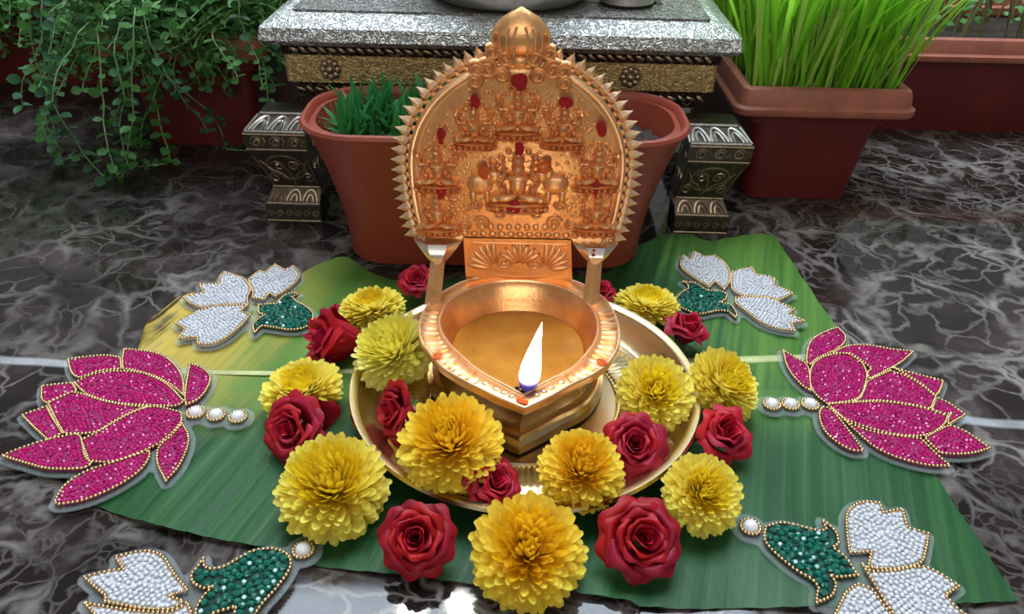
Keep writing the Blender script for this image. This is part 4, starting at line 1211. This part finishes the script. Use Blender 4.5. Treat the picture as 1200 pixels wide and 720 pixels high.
def rose(label, u, v, px, axis, zc, kind='red', bud=0, spin=0.0):
    p = at(u, v, zc)
    R = px / 2 / F * depth(p) / (1.0 if not bud else .82)
    t = thing('rose', label, 'flower', p, 'red roses around the lamp')
    ax = Vector(axis).normalized()
    t.matrix_world = Matrix.Translation(p - ax * R * (.40 if not bud else .60)) @ frame_from(ax, spin) @ Matrix.Scale(R, 4)
    r2 = random.Random(int(u + v * 3))
    for n, ms, li in ROSES[(kind, bud)]:
        off = r2.uniform(0, 6.28)
        for k in range(n):
            Mx = Matrix.Rotation(off + 2 * PI * k / n + r2.gauss(0, .08), 4, 'Z') @ Matrix.Rotation(r2.gauss(0, .03 + .012 * li), 4, 'Y') @ Matrix.Scale(r2.uniform(.95, 1.05), 4)
            link('petal', ms[k % 2], t, Mx)
    MB().ell((0, 0, .02), (.20, .20, .16), 12, 8).build('hip', M_SEPAL, t)
    for k in range(5):
        link('sepal', SEPAL, t, Matrix.Rotation(2 * PI * k / 5, 4, 'Z') @ Matrix.Translation((.08, 0, -.02)))
    return t
rose('dark red rose on the leaf front left of the plate, fully open', 488, 630, 84, (.02, -.62, .80), .021, 'red', 0)
rose('red rose on the leaf at the front right beneath the plate rim', 752, 632, 92, (.12, -.55, .82), .021, 'red', 0, 1.0)
rose('bright red rose inside the plate to the right of the lamp foot', 744, 521, 72, (.0, -.62, .8), PZ + .016, 'pink', 0, .4)
rose('small pinkish red rose inside the plate between two golden chrysanthemums', 578, 566, 66, (.45, -.35, .8), PZ + .014, 'pink', 0, 2.0)
rose('red rose standing on edge inside the plate at the left', 464, 482, 66, (-.75, -.55, .45), PZ + .018, 'red', 0, .3)
rose('red rose on the leaf at the left with a loose petal beside it', 345, 503, 78, (-.35, -.72, .62), .020, 'pink', 0, 1.3)
rose('half-closed red rose drooping over the plate edge at the upper left', 396, 398, 82, (-.90, -.30, .30), .019, 'pink', 1, .2)
rose('upright red rose beside the right rim of the plate', 846, 508, 62, (.20, -.45, .85), .020, 'pink', 1, .9)
rose('red rose bud behind the plate at the right, under the beaded green bud', 805, 388, 50, (.25, -.10, .95), .018, 'pink', 1, 2.2)
rose('dark red rose behind the left bracket of the lamp', 489, 329, 44, (-.1, -.3, .9), .020, 'pink', 0, .7)
rose('dark red rose mostly hidden behind the right bracket of the lamp', 703, 342, 40, (.1, -.2, .9), .016, 'pink', 0, .2)
lpt = rose_petal('loose_petal', .05, .030, .030, .9, .006, M_ROSEP, 3)
pet = MB()
rows = []
for j in range(9):
    s = j / 8; r = []
    for i in range(9):
        q = -1 + 2 * i / 8
        w = .0105 * (.35 + .65 * min(1, s / .6)) * (1 if s < .8 else 1 - .5 * ((s - .8) / .2) ** 2)
        r.append((w * q, .004 * q * q + .004 * s * s, .028 * s * (1 - .12 * q * q)))
    rows.append(r)
pet = MB().grid(rows).build('rose_petal', M_ROSEP, None, 80)
pp = at(378, 505, .004)
pet.location = pp; pet.rotation_euler = (.25, .15, -.2)
tag(pet, 'single loose red petal standing behind the left rose', 'petal')
# ------------------------------------------------------------------ beaded ornaments
def tmpl(fn):
    bm = bmesh.new(); fn(bm)
    bm.verts.ensure_lookup_table()
    v = np.array([p.co[:] for p in bm.verts]); f = [tuple(x.index for x in q.verts) for q in bm.faces]
    bm.free(); return v, f
ICO1 = tmpl(lambda b: bmesh.ops.create_icosphere(b, subdivisions=2, radius=1.0))
ICO0 = tmpl(lambda b: bmesh.ops.create_icosphere(b, subdivisions=1, radius=1.0))
def gem_t(b):
    n = 6
    lo = [b.verts.new((math.cos(2 * PI * i / n), math.sin(2 * PI * i / n), -.2)) for i in range(n)]
    md = [b.verts.new((1.05 * math.cos(2 * PI * (i + .5) / n), 1.05 * math.sin(2 * PI * (i + .5) / n), .25)) for i in range(n)]
    hi = [b.verts.new((.55 * math.cos(2 * PI * i / n), .55 * math.sin(2 * PI * i / n), .85)) for i in range(n)]
    b.faces.new(hi)
    for i in range(n):
        j = (i + 1) % n
        b.faces.new((lo[i], lo[j], md[i])); b.faces.new((lo[j], md[j], md[i]))
        b.faces.new((md[i], hi[j], hi[i])); b.faces.new((md[i], md[j], hi[j]))
    b.verts.index_update()
GEM = tmpl(gem_t)
def scatter(points, T, r, name, m, parent, smooth, squash=1.0, jit=0.0, seed=0):
    r2 = random.Random(seed); V, Fc = T
    mb = MB()
    for p in points:
        a = r2.uniform(0, 6.28); ca, sa = math.cos(a), math.sin(a)
        tx, ty = (r2.gauss(0, jit), r2.gauss(0, jit)) if jit else (0, 0)
        s = r * r2.uniform(.93, 1.07)
        vv = [(p[0] + s * (x * ca - y * sa), p[1] + s * (x * sa + y * ca), p[2] + s * squash * (z + tx * x + ty * y)) for x, y, z in V]
        mb.add(vv, Fc)
    return tag(mb.build(name, m, parent, 80 if smooth else False), kind='stuff')
def inside(P, poly):
    x, y = P; c = False; j = len(poly) - 1
    for i in range(len(poly)):
        xi, yi = poly[i][0], poly[i][1]; xj, yj = poly[j][0], poly[j][1]
        if (yi > y) != (yj > y) and x < (xj - xi) * (y - yi) / (yj - yi) + xi: c = not c
        j = i
    return c
def edge_dist(P, poly):
    q = np.array([[p[0], p[1]] for p in poly]); r = np.roll(q, -1, 0); d = r - q
    L = (d ** 2).sum(1) + 1e-18
    t = np.clip((((np.array(P) - q) * d).sum(1)) / L, 0, 1)
    return float(np.sqrt((((q + d * t[:, None]) - np.array(P)) ** 2).sum(1)).min())
def fill(poly, pitch, inset, seed=0, jitter=.12):
    """beads packed in rows that follow the outline, ring after ring inwards"""
    r2 = random.Random(seed); q = np.array([[p[0], p[1]] for p in poly]); r = np.roll(q, -1, 0)
    h = pitch * .28
    X, Y = np.meshgrid(np.arange(q[:, 0].min(), q[:, 0].max(), h), np.arange(q[:, 1].min(), q[:, 1].max(), h))
    best = np.full(X.shape, 9.0); ins = np.zeros(X.shape, bool)
    for (ax, ay), (bx, by) in zip(q, r):
        dx, dy = bx - ax, by - ay; L = dx * dx + dy * dy + 1e-18
        t = np.clip(((X - ax) * dx + (Y - ay) * dy) / L, 0, 1)
        best = np.minimum(best, np.hypot(ax + t * dx - X, ay + t * dy - Y))
        if abs(dy) > 1e-12: ins ^= ((ay > Y) != (by > Y)) & (X < dx * (Y - ay) / dy + ax)
    ok = ins & (best >= inset)
    cand = sorted(((round(d / (pitch * .30)), math.atan2(y - q[:, 1].mean(), x - q[:, 0].mean()), x, y) for x, y, d in zip(X[ok], Y[ok], best[ok])))
    out = []; cells = {}
    mind = (pitch * .93) ** 2
    for _k, _a, x, y in cand:
        ci, cj = int(x / pitch), int(y / pitch)
        if all((x - px) ** 2 + (y - py) ** 2 >= mind for i in (-2, -1, 0, 1, 2) for j in (-2, -1, 0, 1, 2) for px, py in cells.get((ci + i, cj + j), ())):
            cells.setdefault((ci, cj), []).append((x, y)); out.append((float(x) + r2.gauss(0, .04) * pitch, float(y) + r2.gauss(0, .04) * pitch))
    return out
def along(poly, pitch):
    P = [Vector((p[0], p[1], 0)) for p in poly]; P.append(P[0])
    L = sum((P[i + 1] - P[i]).length for i in range(len(P) - 1)); n = max(6, int(L / pitch))
    return lerp_poly(P, n)[:-1]
def sheet(name, polys, circles, off, z0, z1, m, parent, res=.0016):
    """clear sheet cut round the ornament: outline = union of the pieces grown by `off`"""
    allp = [p for q in polys for p in q] + [(c[0] + c[2], c[1] + c[2]) for c in circles] + [(c[0] - c[2], c[1] - c[2]) for c in circles]
    x0, x1 = min(p[0] for p in allp) - off * 2, max(p[0] for p in allp) + off * 2
    y0, y1 = min(p[1] for p in allp) - off * 2, max(p[1] for p in allp) + off * 2
    xs = np.arange(x0, x1 + res, res); ys = np.arange(y0, y1 + res, res)
    X, Y = np.meshgrid(xs, ys); S = np.full(X.shape, 9.0)
    for poly in polys:
        q = np.array([[p[0], p[1]] for p in poly]); r = np.roll(q, -1, 0)
        best = np.full(X.shape, 9.0); ins = np.zeros(X.shape, bool)
        for (ax, ay), (bx, by) in zip(q, r):
            dx, dy = bx - ax, by - ay; L = dx * dx + dy * dy + 1e-18
            t = np.clip(((X - ax) * dx + (Y - ay) * dy) / L, 0, 1)
            best = np.minimum(best, np.hypot(ax + t * dx - X, ay + t * dy - Y))
            if abs(dy) > 1e-12:
                ins ^= ((ay > Y) != (by > Y)) & (X < dx * (Y - ay) / dy + ax)
        S = np.minimum(S, np.where(ins, -best, best))
    for cx, cy, cr in circles: S = np.minimum(S, np.hypot(X - cx, Y - cy) - cr)
    S -= off
    gy, gx = np.gradient(S, res)
    g2 = np.maximum(gx ** 2 + gy ** 2, .25)
    XX = np.where(S > 0, X - S * gx / g2, X); YY = np.where(S > 0, Y - S * gy / g2, Y)
    ok = S < 0
    cell = ok[:-1, :-1] | ok[1:, :-1] | ok[:-1, 1:] | ok[1:, 1:]
    idx = {}; V = []; Fc = []
    def vid(j, i):
        if (j, i) not in idx:
            idx[(j, i)] = len(V); V.append((float(XX[j, i]), float(YY[j, i])))
        return idx[(j, i)]
    cnt = {}
    for j, i in zip(*np.nonzero(cell)):
        f = (vid(j, i), vid(j, i + 1), vid(j + 1, i + 1), vid(j + 1, i)); Fc.append(f)
        for a, b in zip(f, f[1:] + f[:1]): cnt[(a, b)] = 1
    n = len(V)
    mb = MB(); mb.add([(x, y, z1) for x, y in V] + [(x, y, z0) for x, y in V], Fc + [tuple(reversed([k + n for k in f])) for f in Fc] + [(b, a, a + n, b + n) for (a, b) in cnt if (b, a) not in cnt])
    return mb.build(name, m, parent, False)

BZ0, BZ1 = .0040, .0052          # the clear sheet
BK = .0066                       # top of the coloured backing
def pxpoly(pts, o, s, z=BK):
    return [at(o[0] + x / s, o[1] + y / s, z) for x, y in pts]
def prism(poly, z0, z1):
    n = len(poly)
    return MB().add([(p[0], p[1], z0) for p in poly] + [(p[0], p[1], z1) for p in poly], [tuple(reversed(range(n))), tuple(range(n, 2 * n))] + [(i, (i + 1) % n, n + (i + 1) % n, n + i) for i in range(n)])
GB = .00106
def ornament(name, label, cat, o, s, petals, pearls, group=None, pearl_r=.0040, green_parts=False):
    """petals: (kind, points) in crop pixels; pearls: centres"""
    t = thing(name, label, cat, (0, 0, 0), group)
    allpolys = []
    for k, (kind, pts) in enumerate(petals):
        poly = smooth_closed(pxpoly(pts, o, s), 4, 48)
        # keep counter-clockwise
        ar = sum(poly[i - 1].x * poly[i].y - poly[i].x * poly[i - 1].y for i in range(len(poly)))
        if ar < 0: poly.reverse()
        allpolys.append(poly)
        zt = BK + .0002 * (k % 3)
        mb = {'pink': M_PINK, 'white': M_WHITEB, 'green': M_GREENB}[kind]
        nm = {'pink': 'beaded_petal', 'white': 'pearl_petal', 'green': 'green_calyx'}[kind]
        pt = prism(poly, BZ1, zt).build(nm, mb, t, False)
        if kind == 'pink':
            scatter([(x, y, zt + .0002) for x, y in fill(poly, .0025, .0019, k)], GEM, .00125, 'crystal_gems', M_PINKGEM, pt, False, .95, .22, k)
        elif kind == 'white':
            scatter([(x, y, zt + .0007) for x, y in fill(poly, .0026, .0020, k, .10)], ICO1, .00127, 'seed_beads', M_SEED, pt, True, 1, 0, k)
        else:
            spots = fill(poly, .0035, .0024, k, .10)
            if green_parts:
                V, Fc = GEM
                gm = MB().add([tuple(.0020 * q for q in p) for p in V], Fc).mesh('green_gem', M_GREENGEM, False)
                for x, y in spots:
                    link('green_gem', gm, pt, Matrix.Translation((x, y, zt + .0004)) @ Matrix.Rotation(rnd.uniform(0, 6.28), 4, 'Z') @ Matrix.Rotation(rnd.gauss(0, .3), 4, 'X'))
            else:
                scatter([(x, y, zt + .0003) for x, y in spots], GEM, .0020, 'green_gems', M_GREENGEM, pt, False, 1.0, .15, k)
        scatter([(p.x, p.y, zt + .0006) for p in along(poly, GB * 2.12)], ICO1, GB, 'gold_bead_edge', M_GOLDBEAD, pt, True, 1, 0, k)
    circ = []
    for (x, y) in pearls:
        p = at(o[0] + x / s, o[1] + y / s, BK + .001)
        circ.append((p.x, p.y, pearl_r + .002))
        pe = MB().lathe([(0, 0), (pearl_r, 0), (pearl_r, .0015), (pearl_r * .86, .0034), (pearl_r * .5, .0047), (0, .0052)], 20, (p.x, p.y, BZ1)).build('pearl', M_PEARL, t)
        rp = [(p.x + (pearl_r + .0010) * math.cos(a), p.y + (pearl_r + .0010) * math.sin(a), BZ1 + .0014) for a in [2 * PI * i / 16 for i in range(16)]]
        scatter(rp, ICO1, GB, 'gold_bead_ring', M_GOLDBEAD, pe, True)
    sheet('clear_sheet', [[(p.x, p.y) for p in q] for q in allpolys], circ, .0036, BZ0, BZ1, M_ACRYLIC, t)
    return t

ornament('beaded_lotus', 'magenta crystal lotus ornament edged in gold beads at the left', 'ornament', (0, 390), 3.43, [
    ('pink', [(275, 112), (350, 100), (430, 95), (485, 105), (488, 148), (400, 158), (320, 185), (290, 165)]),
    ('pink', [(500, 70), (560, 75), (640, 90), (700, 130), (735, 190), (738, 255), (690, 215), (620, 178), (540, 156), (495, 148), (494, 110)]),
    ('pink', [(765, 130), (810, 145), (845, 180), (835, 225), (800, 270), (750, 295), (745, 260), (752, 200)]),
    ('pink', [(300, 205), (380, 170), (480, 158), (580, 168), (670, 210), (740, 280), (700, 298), (600, 295), (500, 290), (420, 275), (350, 250)]),
    ('pink', [(195, 288), (290, 243), (345, 255), (420, 280), (520, 298), (600, 302), (540, 320), (460, 360), (380, 405), (260, 410), (230, 360)]),
    ('pink', [(170, 220), (290, 207), (310, 238), (250, 260), (190, 288), (170, 270)]),
    ('pink', [(90, 335), (188, 300), (215, 352), (252, 408), (195, 435), (140, 385)]),
    ('pink', [(330, 435), (400, 402), (460, 366), (540, 324), (620, 302), (730, 325), (725, 370), (660, 435), (600, 470), (500, 510), (430, 525), (360, 520), (345, 480)]),
    ('pink', [(10, 500), (100, 465), (200, 434), (310, 412), (325, 425), (332, 450), (345, 505), (372, 530), (330, 550), (200, 552), (100, 527)]),
    ('pink', [(220, 687), (260, 620), (345, 562), (460, 524), (600, 478), (600, 505), (560, 560), (470, 620), (350, 672), (250, 692)]),
    ('pink', [(640, 465), (690, 420), (732, 370), (755, 410), (755, 460), (720, 540), (668, 600), (635, 530)]),
], [(785, 315), (868, 325), (955, 333)], 'pair of magenta lotus ornaments', .0043)
ornament('beaded_lotus', 'magenta crystal lotus ornament edged in gold beads at the right', 'ornament', (880, 370), 3.693, [
    ('pink', [(138, 155), (190, 185), (245, 225), (258, 330), (210, 295), (160, 230)]),
    ('pink', [(240, 200), (255, 120), (310, 80), (375, 55), (405, 90), (400, 125), (350, 160), (290, 187), (258, 215)]),
    ('pink', [(350, 167), (420, 137), (500, 133), (600, 150), (700, 160), (650, 205), (580, 245), (512, 280), (502, 255), (520, 235), (480, 203), (430, 170)]),
    ('pink', [(255, 260), (275, 207), (340, 174), (420, 168), (475, 205), (500, 255), (490, 310), (470, 355), (420, 375), (330, 385), (285, 350), (260, 310)]),
    ('pink', [(510, 287), (600, 243), (680, 272), (750, 317), (798, 357), (775, 408), (680, 388), (560, 373), (440, 378), (477, 355), (495, 310)]),
    ('pink', [(610, 230), (700, 256), (830, 288), (815, 330), (797, 353), (740, 305), (680, 266)]),
    ('pink', [(803, 360), (850, 380), (925, 432), (855, 475), (852, 450), (868, 425), (840, 430), (782, 410)]),
    ('pink', [(330, 388), (440, 382), (560, 378), (680, 392), (780, 415), (850, 442), (830, 480), (780, 513), (720, 526), (620, 518), (500, 488), (400, 448)]),
    ('pink', [(750, 535), (830, 492), (862, 482), (930, 510), (1030, 580), (960, 600), (880, 605), (815, 600)]),
    ('pink', [(350, 402), (420, 465), (520, 505), (620, 522), (735, 537), (800, 602), (860, 655), (760, 650), (640, 620), (540, 575), (450, 500)]),
    ('pink', [(310, 400), (345, 412), (400, 475), (485, 590), (430, 585), (360, 545), (310, 490), (295, 430)]),
], [(92, 378), (173, 378), (258, 378)], 'pair of magenta lotus ornaments', .0043)
WG = 'white lotus ornaments with green calyx'
ornament('beaded_lily', 'white beaded lotus with green calyx on the yellowed end of the leaf, back left', 'ornament', (190, 300), 6.0, [
    ('white', [(620, 160), (690, 110), (720, 125), (795, 65), (860, 105), (925, 75), (965, 130), (950, 180), (880, 240), (800, 290), (755, 265), (720, 310), (635, 300), (640, 255), (617, 200)]),
    ('white', [(150, 295), (290, 265), (265, 205), (400, 203), (410, 150), (440, 120), (520, 145), (580, 170), (622, 240), (600, 300), (605, 345), (520, 348), (400, 350), (270, 370), (200, 340)]),
    ('white', [(95, 480), (170, 440), (280, 388), (400, 362), (560, 360), (605, 352), (548, 400), (620, 420), (590, 460), (520, 530), (440, 590), (340, 630), (250, 625), (250, 575), (120, 590), (165, 520)]),
    ('green', [(680, 350), (810, 340), (850, 290), (900, 270), (960, 270), (915, 295), (950, 330), (1010, 360), (1060, 410), (1050, 470), (1000, 510), (900, 525), (800, 510), (700, 495), (650, 545), (640, 500), (665, 460), (720, 420), (680, 400)]),
], [(1088, 500)], WG, .0042)
ornament('beaded_lily', 'white beaded lotus with green calyx on the leaf, back right', 'ornament', (780, 285), 6.26, [
    ('white', [(105, 150), (130, 95), (185, 125), (205, 65), (290, 105), (360, 95), (430, 150), (470, 220), (465, 290), (430, 345), (360, 285), (320, 330), (240, 280), (130, 200)]),
    ('white', [(487, 215), (570, 195), (630, 185), (660, 240), (740, 245), (800, 265), (790, 310), (870, 345), (935, 375), (830, 425), (740, 403), (560, 393), (492, 350), (480, 290)]),
    ('white', [(510, 410), (600, 402), (760, 412), (870, 460), (940, 490), (900, 525), (1015, 580), (920, 595), (945, 650), (820, 635), (700, 590), (580, 500), (515, 450)]),
    ('green', [(75, 420), (120, 365), (165, 340), (160, 305), (120, 288), (220, 300), (300, 350), (400, 360), (450, 380), (435, 420), (395, 437), (480, 460), (520, 520), (512, 552), (460, 505), (380, 500), (250, 525), (160, 500), (90, 460)]),
], [(45, 470)], WG, .0042)
ornament('beaded_lily', 'white beaded lotus with green calyx and pearl at the front left corner', 'ornament', (80, 620), 4.0, [
    ('white', [(75, 230), (200, 200), (262, 195), (222, 135), (350, 110), (440, 130), (500, 220), (560, 290), (470, 318), (540, 345), (480, 385), (330, 375), (170, 345), (180, 320), (120, 270)]),
    ('white', [(75, 350), (170, 370), (330, 392), (480, 395), (560, 350), (590, 470), (520, 590), (380, 620), (300, 560), (220, 600), (190, 500), (90, 470), (140, 420)]),
    ('green', [(635, 145), (608, 185), (580, 220), (590, 260), (640, 285), (680, 275), (630, 330), (600, 390), (605, 450), (690, 400), (790, 370), (770, 430), (720, 520), (760, 560), (830, 490), (900, 370), (980, 280), (1040, 190), (1030, 130), (960, 100), (870, 110), (800, 145), (740, 180), (680, 195), (638, 185)]),
], [(1100, 92)], WG, .0042, True)
ornament('beaded_lily', 'white beaded lotus with green calyx and pearl at the front right of the leaf', 'ornament', (860, 580), 4.286, [
    ('white', [(565, 110), (600, 60), (660, 40), (730, 45), (750, 95), (845, 75), (870, 170), (975, 200), (960, 290), (930, 350), (800, 378), (672, 370), (690, 290), (580, 295), (570, 220)]),
    ('white', [(640, 350), (685, 392), (800, 387), (930, 367), (1010, 390), (1130, 465), (1060, 510), (1110, 570), (1160, 610), (1150, 700), (900, 720), (790, 590), (720, 480)]),
    ('white', [(560, 500), (620, 455), (690, 480), (770, 590), (880, 725), (800, 800), (600, 780), (500, 620), (540, 540)]),
    ('green', [(160, 165), (240, 145), (340, 165), (430, 187), (462, 175), (445, 130), (510, 190), (525, 250), (495, 270), (560, 320), (612, 398), (625, 408), (520, 418), (480, 405), (510, 450), (490, 510), (415, 547), (415, 520), (425, 470), (390, 430), (300, 375), (200, 290), (155, 230)]),
], [(85, 155)], WG, .0042, True)
